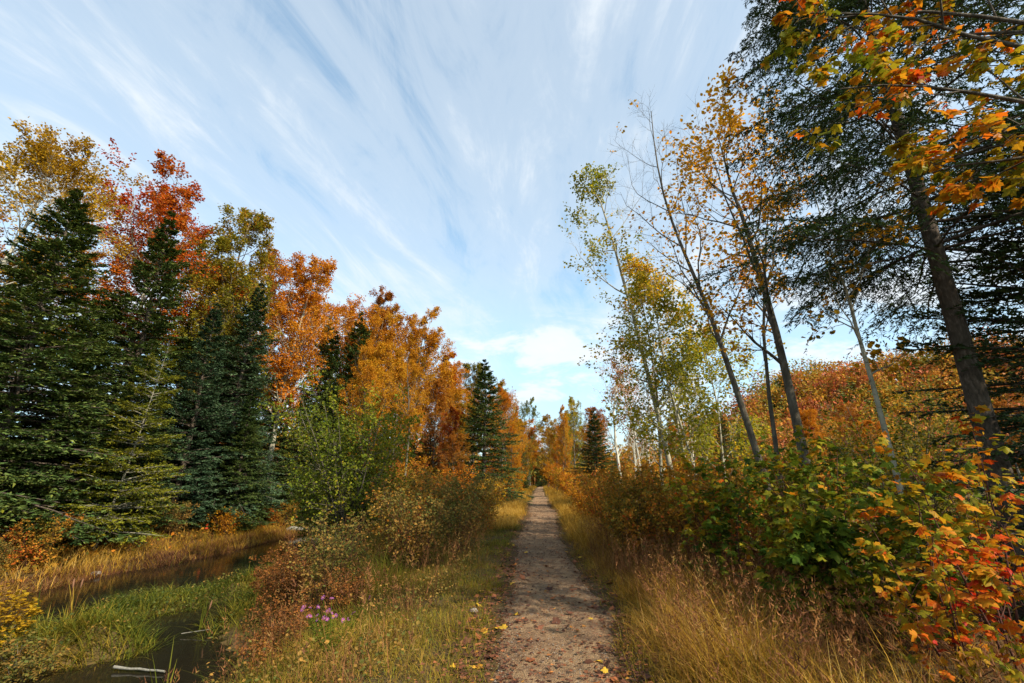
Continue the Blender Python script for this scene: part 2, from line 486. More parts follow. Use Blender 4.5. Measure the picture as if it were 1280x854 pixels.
def path_mat():
    m, nt = new_mat('trodden_dirt')
    out = nt.nodes.new('ShaderNodeOutputMaterial')
    tc = nt.nodes.new('ShaderNodeTexCoord')
    n = N(nt, 'ShaderNodeTexNoise', i_Scale=1.6, i_Detail=8.0, i_Roughness=0.65)
    n2 = N(nt, 'ShaderNodeTexNoise', i_Scale=30.0, i_Detail=8.0, i_Roughness=0.75)
    n3 = N(nt, 'ShaderNodeTexNoise', i_Scale=7.0, i_Detail=5.0, i_Roughness=0.6)
    vo = N(nt, 'ShaderNodeTexVoronoi', i_Scale=85.0)
    for k in (n, n2, n3, vo):
        nt.links.new(tc.outputs['Object'], k.inputs['Vector'])
    a = ramp(nt, n.outputs['Fac'], [(0.3, (0.17, 0.100, 0.054)), (0.5, (0.31, 0.195, 0.102)), (0.68, (0.44, 0.295, 0.155))])
    b = ramp(nt, n2.outputs['Fac'], [(0.32, (0.055, 0.030, 0.018)), (0.5, (0.26, 0.160, 0.084)), (0.68, (0.44, 0.30, 0.170))])
    c = mix(nt, 0.5, a, b)
    c = mix(nt, ramp(nt, n3.outputs['Fac'], [(0.48, 0.0), (0.62, 0.6)]), c, (0.11, 0.060, 0.040))
    peb = ramp(nt, vo.outputs['Color'], [(0.80, 0.0), (0.86, 0.55)])
    c = mix(nt, peb, c, (0.33, 0.26, 0.19))
    p = N(nt, 'ShaderNodeBsdfPrincipled', i_Roughness=0.95)
    p.inputs['Specular IOR Level'].default_value = 0.12
    nt.links.new(c, p.inputs['Base Color'])
    h = mth(nt, 'ADD', n2.outputs['Fac'], mth(nt, 'MULTIPLY', vo.outputs['Distance'], -0.7))
    bp = N(nt, 'ShaderNodeBump', i_Strength=1.0, i_Distance=0.035)
    nt.links.new(h, bp.inputs['Height'])
    nt.links.new(bp.outputs[0], p.inputs['Normal'])
    nt.links.new(p.outputs[0], out.inputs['Surface'])
    return m


def water_mat():
    m, nt = new_mat('still_water')
    out = nt.nodes.new('ShaderNodeOutputMaterial')
    p = N(nt, 'ShaderNodeBsdfPrincipled', i_Roughness=0.06)
    p.inputs['Base Color'].default_value = (0.012, 0.010, 0.006, 1)
    p.inputs['IOR'].default_value = 1.33
    tc = nt.nodes.new('ShaderNodeTexCoord')
    n = N(nt, 'ShaderNodeTexNoise', i_Scale=5.0, i_Detail=3.0)
    nt.links.new(tc.outputs['Object'], n.inputs['Vector'])
    bp = N(nt, 'ShaderNodeBump', i_Strength=0.12, i_Distance=0.02)
    nt.links.new(n.outputs['Fac'], bp.inputs['Height'])
    nt.links.new(bp.outputs[0], p.inputs['Normal'])
    nt.links.new(p.outputs[0], out.inputs['Surface'])
    return m


def stone_mat():
    m, nt = new_mat('stone')
    out = nt.nodes.new('ShaderNodeOutputMaterial')
    tc = nt.nodes.new('ShaderNodeTexCoord')
    n = N(nt, 'ShaderNodeTexNoise', i_Scale=9.0, i_Detail=8.0, i_Roughness=0.7)
    nt.links.new(tc.outputs['Object'], n.inputs['Vector'])
    p = N(nt, 'ShaderNodeBsdfPrincipled', i_Roughness=0.85)
    nt.links.new(ramp(nt, n.outputs['Fac'], [(0.3, (0.10, 0.08, 0.06)), (0.6, (0.22, 0.18, 0.14)), (0.8, (0.32, 0.27, 0.22))]), p.inputs['Base Color'])
    nt.links.new(p.outputs[0], out.inputs['Surface'])
    return m


M['ground'], M['path'], M['water'], M['stone'] = ground_mat(), path_mat(), water_mat(), stone_mat()

# ------------------------------------------------------------------ terrain
WATER = -0.8


def near_bank(y):
    return 0.8 * (vn1(np.asarray(y, float) * 0.6, 8.2) - 0.5) + np.interp(y, [-20, 3, 6.4, 10, 17, 23, 28, 60, 400], [-2.6, -3.2, -4.1, -5.6, -8.1, -10.0, -11.6, -12.2, -30])


def far_bank(y):
    return 0.9 * (vn1(np.asarray(y, float) * 0.55, 2.2) - 0.5) + np.interp(y, [-20, 6, 10, 16, 21, 26, 60, 400], [-11.0, -11.4, -11.5, -11.3, -10.9, -11.8, -13.0, -32])


def hill_h(x, y):
    u = (x - 150) / 66.0
    v = (y - 150 + 0.12 * (x - 150)) / 46.0
    h = 37 * np.exp(-(np.abs(u) ** 2.3) * 0.9 - v * v * 0.9)
    h += 13 * np.exp(-((x - 75) / 30.0) ** 2 - ((y - 165) / 34.0) ** 2)
    h *= 0.86 + 0.28 * vn1(x / 22.0 + 5, y / 22.0)
    return h * sstep(25, 60, x)


def gz(x, y):
    x = np.asarray(x, float)
    y = np.asarray(y, float)
    nb, fb = near_bank(y), far_bank(y)
    und = (vn1(x * 0.45, y * 0.45) - 0.5) * 0.22 + (vn2(x * 1.7, y * 1.7) - 0.5) * 0.07
    away = sstep(0.9, 2.2, np.abs(x))
    z = und * away
    # camel-backed path, worn a little below its verges
    z = z + 0.05 * sstep(0.62, 0.95, np.abs(x)) * (1 - sstep(1.2, 2.5, np.abs(x)))
    # left bank down to the stream
    top = np.minimum(-1.7, nb + 2.6)
    k = sstep(0, 1, (top - x) / np.maximum(top - nb, 0.3))
    z = z * (1 - k) + (WATER + 0.02) * k
    ins = np.minimum(nb - x, x - fb)
    z = np.where(ins > 0, WATER - 0.55 * sstep(0, 0.9, ins), z)
    left = fb - x
    zl = WATER + 0.16 * sstep(0, 0.5, left) + 0.55 * sstep(0.5, 5.0, left) + 0.17 * np.maximum(left - 5, 0) ** 1.0 * sstep(5, 10, left) * np.clip(40 / np.maximum(left, 40), 0, 1)
    z = np.where(left > 0, zl + und * sstep(0.5, 3, left), z)
    # weedy islets in the shallows
    for cx, cy, rx, ry, h in ((-7.8, 9.8, 1.7, 1.9, 0.64), (-8.1, 6.6, 1.9, 1.3, 0.76), (-6.9, 11.6, 0.7, 1.3, 0.57), (-6.5, 7.4, 0.9, 0.6, 0.62)):
        d = ((x - cx) / rx) ** 2 + ((y - cy) / ry) ** 2
        z = z + h * np.exp(-d * 1.1) * (ins > 0)
    z = z - 0.35 * sstep(5, 14, x) + hill_h(x, y)
    return z


def axis(breaks):
    a = [np.arange(b0, b1, st) for b0, b1, st in breaks]
    return np.concatenate(a + [[breaks[-1][1]]])


def grid(name, xs, ys, zf, mat, kind='structure'):
    X, Y = np.meshgrid(xs, ys, indexing='ij')
    Z = zf(X, Y)
    nx, ny = X.shape
    i = np.arange(nx - 1)[:, None] * ny + np.arange(ny - 1)[None, :]
    F = np.stack([i, i + ny, i + ny + 1, i + 1], -1).reshape(-1, 4)
    mb = MB().add(np.stack([X, Y, Z], -1), F, 0.5, True)
    return ob(name, mb.mesh(name, mat), kind=kind)


xs = axis([(-900, -200, 100), (-200, -40, 12), (-40, -14, 1.0), (-14, 6, 0.22), (6, 30, 1.0), (30, 250, 6), (250, 900, 90)])
ys = axis([(-60, 0, 5), (0, 26, 0.28), (26, 60, 0.8), (60, 260, 6), (260, 1500, 120)])
grid('ground', xs, ys, gz, M['ground'])


def path_half(y, side):
    w = np.interp(y, [0, 4, 8, 14, 30, 150], [0.64, 0.67, 0.78, 0.84, 0.86, 0.86])
    return w + 0.26 * (vn3(y * 0.9 + 11 * side, 3.3 * side) - 0.5) + 0.16 * (vn3(y * 3.1, 9.1 + 5 * side) - 0.5)


def path_cx(y):
    return 0.10 * np.sin(np.asarray(y, float) * 0.31 + 0.4) + 0.0011 * np.maximum(np.asarray(y, float) - 70, 0) ** 1.6


def make_path():
    ys = axis([(-4, 24, 0.1), (24, 60, 0.4), (60, 170, 2.0)])
    s = np.linspace(-1, 1, 19)
    hl, hr = path_half(ys, 1), path_half(ys, 2)
    X = path_cx(ys)[None] + np.where(s[:, None] < 0, s[:, None] * hl[None], s[:, None] * hr[None])
    Y = np.repeat(ys[None], len(s), 0)
    Z = gz(X, Y) + 0.022 - 0.06 * np.abs(s[:, None]) ** 6 + 0.016 * (vn2(X * 5, Y * 5) - 0.5) + 0.02 * (vn1(X * 2.1, Y * 1.4) - 0.5) - 0.012 * np.cos(s[:, None] * 7)
    nx, ny = X.shape
    i = np.arange(nx - 1)[:, None] * ny + np.arange(ny - 1)[None]
    F = np.stack([i, i + ny, i + ny + 1, i + 1], -1).reshape(-1, 4)
    ob('path', MB().add(np.stack([X, Y, Z], -1), F, 0.5, True).mesh('path', M['path']), kind='structure')


make_path()
mbw = MB()
yw = np.concatenate([[-20.0, -5.0], np.arange(0, 45, 0.75), [70.0]])
Vw = []
for y in yw:
    Vw += [(float(far_bank(y)) - 0.7, y, WATER), (float(near_bank(y)) + 0.7, y, WATER)]
mbw.add(Vw, [(2 * i, 2 * i + 1, 2 * i + 3, 2 * i + 2) for i in range(len(yw) - 1)])
ob('stream', mbw.mesh('stream', M['water']), kind='structure')

# ------------------------------------------------------------------ leaf templates
KITE_V = [(0, 0, 0), (0.36, 0.45, 0.06), (0, 1, -0.05), (-0.36, 0.45, 0.06)]
KITE_F = [(0, 1, 2, 3)]
TRI_V = [(-0.42, 0, 0), (0.42, 0.1, 0.08), (0.05, 1, 0)]
TRI_F = [(0, 1, 2)]
OVAL_V = [(0, 0, 0), (0.26, 0.22, 0.05), (0.34, 0.55, 0.05), (0, 1.0, -0.1), (-0.34, 0.55, 0.05), (-0.26, 0.22, 0.05)]
OVAL_F = [(0, 1, 2, 3), (0, 3, 4, 5)]
_half = [(0.0, 0.0), (0.16, -0.10), (0.42, -0.04), (0.33, 0.13), (0.46, 0.24), (0.66, 0.36), (0.50, 0.50), (0.50, 0.66), (0.27, 0.62), (0.20, 0.84)]


def maple_template(cup=0.12, droop=0.15):
    pts = [(x, y) for x, y in _half] + [(0.0, 1.08)] + [(-x, y) for x, y in reversed(_half[1:])]
    mid = (0.0, 0.34)
    V = [(mid[0], mid[1], 0.0)]
    for x, y in pts:
        r = math.hypot(x, y - 0.34)
        V.append((x, y, -cup * abs(x) * 0.9 - droop * max(y - 0.3, 0) ** 2 + 0.05 * math.sin(9 * x + 5 * y) * r))
    n = len(pts)
    F = [(0, 1 + i, 1 + (i + 1) % n) for i in range(n)]
    return V, F


MAP_V = [(0, 0, 0), (0.42, -0.04, -0.04), (0.40, 0.2, -0.02), (0.66, 0.36, -0.08), (0.42, 0.56, -0.04), (0.22, 0.64, -0.02), (0.0, 1.08, -0.12), (-0.22, 0.64, -0.02), (-0.42, 0.56, -0.04), (-0.66, 0.36, -0.08), (-0.40, 0.2, -0.02), (-0.42, -0.04, -0.04)]
MAP_F = [(0, 1, 2), (0, 2, 5), (2, 3, 4), (2, 4, 5), (0, 5, 6), (0, 6, 7), (0, 7, 10), (7, 8, 10), (8, 9, 10), (0, 10, 11)]
NEED_V = [(-0.5, 0.1, 0), (0.5, 0.1, 0), (0.0, 1, 0)]
NEED_F = [(0, 1, 2)]


def rdir(g, n):
    return nrm(g.normal(size=(n, 3)))


def scatter_leaves(g, mb, P, per, size, tv=KITE_V, tf=KITE_F, t0=0.15, spread=0.05, flat=0.6, droop=0.25, keep=1.0, tone=None, base_tone=0.5, tvar=0.16, tscale=0.5):
    """leaves along twigs; colour wanders from clump to clump"""
    Nn = len(P)
    t = t0 + (1 - t0) * g.random((Nn, per)) ** 0.8
    pos, T = interp(P, t)
    pos = pos.reshape(-1, 3)
    T = T.reshape(-1, 3)
    if keep < 1:
        k = g.random(len(pos)) < keep
        pos, T = pos[k], T[k]
    n = len(pos)
    pos = pos + g.normal(0, spread, (n, 3))
    d = nrm(T * 0.5 + g.normal(0, 0.7, (n, 3)) * [1, 1, 0.6] + [0, 0, -droop])
    z = nrm(g.normal(0, 1 - flat, (n, 3)) + [0, 0, flat])
    cl = vn1(pos[:, 0] * tscale + 7, pos[:, 1] * tscale + pos[:, 2] * tscale * 0.8) - 0.5
    tn = np.clip(base_tone + cl * 0.75 + g.normal(0, tvar, n), 0, 1)
    inst(mb, tv, tf, pos, d, z, size * g.uniform(0.65, 1.25, n), tn)
    return n


# ------------------------------------------------------------------ broadleaf trees
def wiggly(g, pts, K=12, w=0.03):
    pts = np.asarray(pts, float)
    s = np.linspace(0, 1, len(pts))
    t = np.linspace(0, 1, K)
    P = np.stack([np.interp(t, s, pts[:, i]) for i in range(3)], -1)
    for _ in range(2):
        P[1:-1] = (P[:-2] + 2 * P[1:-1] + P[2:]) / 4
    n = np.cumsum(g.normal(0, w, (K, 3)), 0) * [1, 1, 0.2]
    n[0] = 0
    return (P + n * t[:, None])[None]


def broadleaf(seed, H=14.0, r0=0.16, cb=0.3, spread=2.8, nl=26, n2=7, n3=7, per=22, leaf=0.105, mat='orange', barkm='bark', pts=None, lang=0.85, up=0.25, keep=0.9, bare=0.0, tone=0.5, tv=KITE_V, tf=KITE_F, peak=0.35, wob=0.09, trunk_w=0.05, sides=8, fork=False):
    """returns dict of meshes: trunk (with limbs), limbs list, twig, crown"""
    g = np.random.default_rng(seed)
    P0 = wiggly(g, pts if pts is not None else [(0, 0, -0.2), (g.normal(0, .2), g.normal(0, .2), H * .5), (g.normal(0, .4), g.normal(0, .4), H)], 14, trunk_w)
    s = np.linspace(0, 1, 14)
    R0 = (r0 * (1 - 0.9 * s ** 0.9) + r0 * 0.35 * np.exp(-s * 22))[None]

    def lim(t, pl):
        u = np.clip((t - cb) / (1 - cb), 0, 1)
        return spread * np.where(u < peak, 0.55 + 0.45 * u / peak, 1 - 0.82 * ((u - peak) / (1 - peak)) ** 1.3)
    P1, R1 = kids(g, P0, R0, nl, cb, 0.97, lang, lim, 7, up, wob, 0.5, tip=0.2)
    P2, R2 = kids(g, P1, R1, n2, 0.25, 1.0, 0.75, lambda t, pl: pl * 0.42 * (1.15 - 0.6 * t), 5, 0.12, wob, 0.6, rmin=0.004)
    P3, R3 = kids(g, P2, R2, n3, 0.2, 1.0, 0.7, lambda t, pl: pl * 0.5 * (1.1 - 0.5 * t) + 0.1, 4, 0.05, wob, 0.6, rmin=0.0025)
    res = dict(P0=P0, R0=R0, P1=P1, R1=R1, P2=P2, R2=R2, P3=P3, R3=R3, g=g)
    P3l = P3
    if bare > 0:
        k = vn2(P3[:, 0, 0] * .9 + seed, P3[:, 0, 2] * .9 + P3[:, 0, 1] * .7) > bare
        P3l = P3[k]
    crown = MB()
    scatter_leaves(g, crown, P3l, per, leaf, tv, tf, 0.05, 0.06, 0.5, 0.25, keep, base_tone=tone)
    res['crown'] = crown.mesh('crown', M[mat])
    res['barkm'] = barkm
    res['sides'] = sides
    return res


def merged_trunk(r, twigs=True):
    mb = tubes(r['P0'], r['R0'], r['sides'])
    tubes(r['P1'], r['R1'], 5, mb=mb)
    tubes(r['P2'], r['R2'], 3, mb=mb)
    if twigs:
        tubes(r['P3'][:, ::3], r['R3'][:, ::3], 3, mb=mb)
    return mb.mesh('trunk', M[r['barkm']])


def conifer(seed, H=12.0, Rm=2.4, nb=150, n2=16, n3=5, per=3, nl=0.17, nw=0.05, cb=0.03, droop=0.25, slope=(-0.05, 0.75), mat='needle', r0=None, power=1.0, barkm='bark_spruce', inner=0.2, hang=0.0, sides=7, trunk_pts=None, twigs3=False, tone=0.5, asym=None, thin=1.0):
    g = np.random.default_rng(seed)
    r0 = r0 or H * 0.013
    P0 = wiggly(g, trunk_pts or [(0, 0, -0.2), (g.normal(0, .08), g.normal(0, .08), H * .5), (0, 0, H)], 14, 0.02)
    s = np.linspace(0, 1, 14)
    R0 = (r0 * (1 - 0.96 * s) + r0 * 0.3 * np.exp(-s * 25))[None]
    u = cb + (0.992 - cb) * ((np.arange(nb) + 0.5) / nb) ** 1.22
    wh = np.round(u * H / 0.42) * 0.42 / H
    u = np.clip(0.6 * wh + 0.4 * u + g.normal(0, 0.004, nb), cb * 0.8, 0.992)
    az = np.arange(nb) * 2.399 + g.normal(0, 0.3, nb)
    L = Rm * (1 - u) ** power * g.uniform(0.62, 1.22, nb) * (0.78 + 0.44 * vn1(np.cos(az) * 1.3 + seed, np.sin(az) * 1.3 + u * 7)) + 0.05
    L = L * sstep(-0.05, 0.16, u + 0.02)
    if asym is not None:
        L = L * (1 + asym[1] * np.cos(az - asym[0]))
    K = 6
    ss = np.linspace(0, 1, K)[None]
    sl = (slope[0] + (slope[1] - slope[0]) * u ** 1.4 + g.normal(0, 0.07, nb))[:, None]
    base, _ = interp(P0, (u * 1.0)[None])
    base = base[0]
    rr = L[:, None] * ss
    zz = L[:, None] * (sl * ss - droop * (1 - u[:, None]) * ss ** 2 * 1.6 + 0.55 * droop * ss ** 3)
    azw = az[:, None] + np.cumsum(g.normal(0, 0.04, (nb, K)), 1)
    P1 = np.stack([base[:, 0:1] + rr * np.cos(azw), base[:, 1:2] + rr * np.sin(azw), base[:, 2:3] + zz], -1)
    R1 = thin * (0.006 + 0.011 * L[:, None]) * (1 - 0.85 * ss)
    P2, R2 = kids(g, P1, R1, n2, inner, 0.99, 0.95, lambda t, pl: pl * 0.46 * (1.08 - t) + 0.035, 4, -0.10 - hang, 0.05, 0.5, True, 0.0022)
    P3, R3 = kids(g, P2, R2, n3, 0.12, 1.0, 0.8, lambda t, pl: pl * 0.45 * (1.1 - 0.8 * t) + 0.02, 3, -0.1 - hang * 0.8, 0.05, 0.5, True, 0.0016)
    wood = tubes(P0, R0, sides)
    tubes(P1, R1, 4, mb=wood)
    tubes(P2[:, ::3], R2[:, ::3], 3, mb=wood)
    if twigs3:
        tubes(P3[:, ::2], R3[:, ::2], 3, mb=wood)
    mb = MB()
    for P, m_ in ((P3, per), (P2, per + 2), (P1[:, 3:], per + 2)):
        Nn = len(P)
        t = 0.08 + 0.92 * g.random((Nn, m_ * 2))
        pos, T = interp(P, t)
        pos, T = pos.reshape(-1, 3), T.reshape(-1, 3)
        n = len(pos)
        side = nrm(np.cross(T, [0, 0, 1.0]) + 1e-6) * np.where(np.arange(n) % 2 == 0, 1, -1)[:, None]
        d = nrm(T * 0.8 + side * g.uniform(0.15, 0.9, (n, 1)) + np.array([0, 0, 1.0]) * g.normal(0.12, 0.3, (n, 1)))
        Z = nrm(np.array([0, 0, 1.0]) + g.normal(0, 0.5, (n, 3)))
        out_ = np.clip(np.hypot(pos[:, 0], pos[:, 1]) / Rm, 0, 1)
        tn = np.clip(tone + g.normal(0, 0.17, n) + 0.35 * (vn1(pos[:, 0] * 1.2 + seed, pos[:, 2] * 1.2 + pos[:, 1]) - 0.5), 0, 1)
        kk = np.clip(0.22 + np.linalg.norm(P[:, -1] - P[:, 0], axis=1).repeat(m_ * 2) * 1.7, 0.22, 1) * np.clip(0.30 + (H - pos[:, 2]) * 0.55, 0.30, 1)
        sc = np.stack([nw * (0.35 + 0.65 * kk), nl * g.uniform(0.6, 1.2, n) * kk, np.full(n, nl)], -1)
        tn = np.clip(tn + 0.3 * (t.ravel() - 0.6), 0, 1)
        inst(mb, NEED_V, NEED_F, pos, d, Z, sc, tn)
    return dict(trunk=wood.mesh('trunk', M[barkm]), crown=mb.mesh('crown', M[mat]))


def place(r, name, label, cat, x, y, H=None, base=1.0, rz=0.0, mat=None, bark=None, group=None, wide=1.0, lean=(0, 0), dz=0.0):
    """a tree from shared meshes, its own Empty, trunk and crown"""
    z = float(gz(x, y)) + dz
    sc = base if H is None else H / base
    t = thing(name, label, cat, (x, y, z), rz, (sc * wide, sc * wide, sc), group)
    t.rotation_euler = (lean[0], lean[1], rz)
    a = ob('trunk', r['trunk'], t)
    c = ob('crown', r['crown'], t, kind='stuff')
    if mat:
        override(c, M[mat])
    if bark:
        override(a, M[bark])
    return t


D = []
for i, kw in enumerate([
        dict(H=14, cb=0.30, spread=3.0, nl=28, up=0.30, keep=0.95),
        dict(H=14, cb=0.22, spread=2.6, nl=30, up=0.45, lang=0.7, keep=0.9, bare=0.15),
        dict(H=14, cb=0.38, spread=3.3, nl=24, up=0.18, lang=0.95, keep=0.95),
        dict(H=14, cb=0.15, spread=2.7, nl=32, up=0.35, keep=0.75, bare=0.25)]):
    r = broadleaf(100 + i, **kw)
    r['trunk'] = merged_trunk(r)
    D.append(r)
Cn = [conifer(200, 12, 3.2, 220, 14, 5, 3, 0.18, 0.072), conifer(201, 12, 2.8, 210, 14, 5, 3, 0.17, 0.07, droop=0.3), conifer(202, 12, 2.7, 220, 14, 5, 3, 0.17, 0.07, droop=0.15, slope=(0.1, 0.8)),
      conifer(203, 12, 3.5, 225, 14, 5, 3, 0.18, 0.074, droop=0.35)]

# ---- the far bank's forest, front row
def con(i, lab, x, y, top, wide=1.0, mat=None, rz=0.0, name='spruce_tree', cat='spruce', group=None, lean=(0, 0)):
    return place(Cn[i], name, lab, cat, x, y, top - float(gz(x, y)), 12.0, rz, mat, None, group, wide, lean)


def dec(i, lab, x, y, top, mat, wide=1.0, rz=0.0, bark=None, name='maple_tree', cat='tree', group=None, lean=(0, 0)):
    return place(D[i], name, lab, cat, x, y, top - float(gz(x, y)), 14.0, rz, mat, bark, group, wide, lean)


con(0, 'broad dark green spruce beside the leaning white birch trunk', -15.6, 12.6, 11.2, 1.25)
con(3, 'big dark spruce with low spreading boughs at the far stream bank', -15.4, 9.4, 9.6, 1.35, 'needle', 1.2)
con(1, 'slim dark spruce standing in front of the red and orange maple', -17.0, 17.6, 13.6, 1.15, None, 2.0)
con(2, 'bluish green spruce between the slim dark spruce and the bare-trunked orange maple', -14.6, 18.4, 9.4, 1.15, 'needle_blue', 0.6)
con(1, 'tall narrow blue-green spruce beside the bare-trunked orange maple', -14.6, 21.4, 11.7, 1.2, 'needle_blue', 4.0)
con(2, 'young spruce filling the gap beneath the tall narrow spruce', -13.2, 20.2, 5.6, 1.3, 'needle', 3.0)
con(0, 'short bushy spruce at the foot of the orange maple by the stream', -13.2, 25.0, 6.2, 1.3, 'needle', 5.0)
for x, y, top, k in ((-15.1, 30.5, 13.2, 1), (-14.5, 31.0, 12.2, 2), (-13.1, 31.5, 13.9, 0)):
    con(k, 'dark spruce top poking up among the orange maples', x, y, top, 0.95, 'needle', x, group='spruces among the orange maples')
con(0, 'solitary pointed spruce standing left beside the grassy path', -3.9, 33.0, 10.4, 1.3, 'needle', 0.4)
con(0, 'low dark spruce growing beside the path and white birches', 3.6, 30.0, 6.0, 1.5, 'needle', 0.2)

# leaning lime-green fir with a bare pale stem
lime = conifer(210, 6.6, 2.0, 110, 13, 5, 3, 0.13, 0.05, 0.14, 0.05, (0.0, 0.6), 'needle_lime', 0.05, 0.7, 'bark_fir', trunk_pts=[(0, 0, -0.2), (0.35, 0.2, 2.6), (0.75, 0.3, 6.6)])
place(lime, 'fir_tree', 'small yellow-green fir leaning with a bare pale stem over the bank', 'fir', -13.5, 14.2, None, 1.0, 0.0)

# broadleaf trees of the far bank
birch = broadleaf(300, 16, 0.17, 0.42, 3.8, 28, 7, 7, 23, 0.10, 'yellow', 'bark_birch', pts=[(0, 0, -0.2), (0.7, 0, 5), (1.7, 0.3, 9.5), (2.3, 0.4, 13.5)], bare=0.18, keep=0.9)
birch['trunk'] = merged_trunk(birch)
place(birch, 'birch_tree', 'yellow birch with leaning white trunk rising behind dark spruces', 'birch', -20.3, 13.4, None, 0.92)
dec(2, 'tall maple with red and orange leaves behind the slim spruce', -20.4, 20.4, 17.2, 'red', 1.0, 0.4, 'bark_aspen')
dec(3, 'thin olive-yellow tree rising next to the red and orange maple', -18.8, 23.8, 17.6, 'olive', 1.0, 1.4)
dec(1, 'olive-gold tree leaning out behind the bluish spruce', -17.2, 22.6, 14.6, 'olive', 1.1, 2.6)
dec(0, 'orange maple with bare twin pale trunks showing below its crown', -16.2, 27.2, 15.6, 'orange', 1.05, 0.0, 'bark_aspen', lean=(0, 0.06))
dec(3, 'half-bare grey tree with sparse twigs above the orange maple', -19.5, 29.5, 18.0, 'redbrown', 0.9, 3.0)
dec(1, 'red-brown maple with thinning top among the orange trees', -13.6, 36.5, 17.5, 'redbrown', 1.0, 0.2)
dec(2, 'bright amber maple at the end of the far bank row', -11.4, 40.0, 16.6, 'amber', 0.95, 1.1)
dec(0, 'orange maple squeezed behind the dark spruce tops', -15.6, 34.5, 15.2, 'orange', 0.9, 2.2)
dec(3, 'yellow-orange maple in front of the amber maple by the stream', -10.6, 33.5, 10.8, 'amber', 0.95, 2.9)
dec(1, 'slender gold sapling rising behind the green willow shrub', -9.6, 24.5, 8.8, 'amber', 0.8, 0.9, name='maple_sapling', cat='sapling')
dec(2, 'orange-gold sapling with layered boughs behind the green willow shrub', -8.0, 27.5, 9.2, 'amber', 0.85, 5.1, name='maple_sapling', cat='sapling')
dec(3, 'small crimson maple left of the solitary pointed spruce', -6.9, 35.0, 7.0, 'red', 1.0, 1.9)
dec(0, 'yellow-brown young tree left of the solitary pointed spruce', -5.6, 31.0, 4.6, 'redbrown', 1.3, 0.5)
dec(1, 'rust orange tree beyond the crimson maple', -8.8, 44.0, 14.0, 'orange', 1.1, 0.5)
dec(0, 'olive orange tree beyond the small crimson maple', -6.8, 48.0, 13.4, 'olive', 1.1, 3.5)
dec(2, 'orange tree lighting the path just past the pointed spruce', -3.7, 46.0, 10.6, 'orange', 0.9, 4.5)
dec(1, 'yellow-topped tree with bare twigs behind the pointed spruce', -4.4, 60.0, 14.2, 'yellow', 0.9, 1.5)
dec(0, 'dark orange tree overhanging the far end of the path', -2.9, 62.0, 8.4, 'orange', 0.9, 0.1)
dec(2, 'pale green tree standing tallest at the end of the path', -2.4, 112.0, 20.5, 'palegreen', 0.75, 0.6)
dec(1, 'gold-orange feathery tree right of the path before the low dark spruce', 2.9, 52.0, 9.6, 'amber', 0.62, 0.6)
dec(3, 'green-gold tree behind the gold-orange feathery tree', 4.6, 60.0, 12.0, 'aspen', 0.8, 2.6)
dec(0, 'brown-orange tree behind the low dark spruce', 5.4, 46.0, 8.4, 'redbrown', 1.0, 4.6)
dec(3, 'yellow tree closing the far end of the path', 2.9, 92.0, 14.0, 'yellow', 1.4, 3.6)
dec(2, 'orange tree closing the far end of the path', -3.2, 96.0, 13.4, 'orange', 1.4, 1.0)
con(1, 'dark conifer closing the far end of the path', -0.9, 128.0, 12.0, 1.5, 'needle', 1.0)
con(2, 'dark conifer tip behind the yellow-topped tree', -3.3, 72.0, 13.4, 0.8, 'needle', 2.0)

# more of the left row, filling in towards the path's end
for i, (k, x, y, top, m, w, lab) in enumerate([
        (0, -11.2, 30.0, 10.6, 'amber', 1.0, 'deep amber maple between the willow shrub and the dark spruce tops'),
        (2, -13.0, 34.5, 14.6, 'amber', 0.9, 'amber maple close behind the dark spruce tops'),
        (1, -11.8, 44.0, 16.0, 'amber', 1.1, 'tall gold-brown maple behind the bright amber maple'),
        (3, -8.6, 37.5, 9.6, 'redbrown', 1.2, 'brown tree between the amber maple and the small crimson maple'),
        (0, -7.4, 41.0, 9.6, 'amber', 1.0, 'gold-orange tree behind the small crimson maple'),
        (2, -5.8, 40.5, 8.0, 'olive', 1.1, 'green-gold tree close behind the solitary pointed spruce'),
        (1, -2.9, 52.0, 8.8, 'amber', 1.0, 'amber tree at the left edge of the far path'),
        (3, -3.0, 74.0, 11.0, 'yellow', 1.1, 'yellow-green tree at the left edge of the far path'),
        (0, 3.4, 66.0, 9.0, 'orange', 0.9, 'orange tree at the right edge of the far path'),
        (2, 3.0, 78.0, 10.0, 'amber', 1.0, 'gold tree at the right edge of the far path'),
        (3, 2.2, 104.0, 13.0, 'amber', 1.4, 'gold-green tree where the path disappears'),
        (1, -2.0, 118.0, 13.0, 'orange', 1.4, 'rust tree where the path disappears'),
        (0, 5.2, 74.0, 12.0, 'olive', 1.3, 'olive tree behind the orange tree at the right path edge'),
        (3, -5.6, 66.0, 13.0, 'amber', 1.3, 'amber tree behind the yellow-topped tree')]):
    dec(k, lab, x, y, top, m, w, i * 2.1)


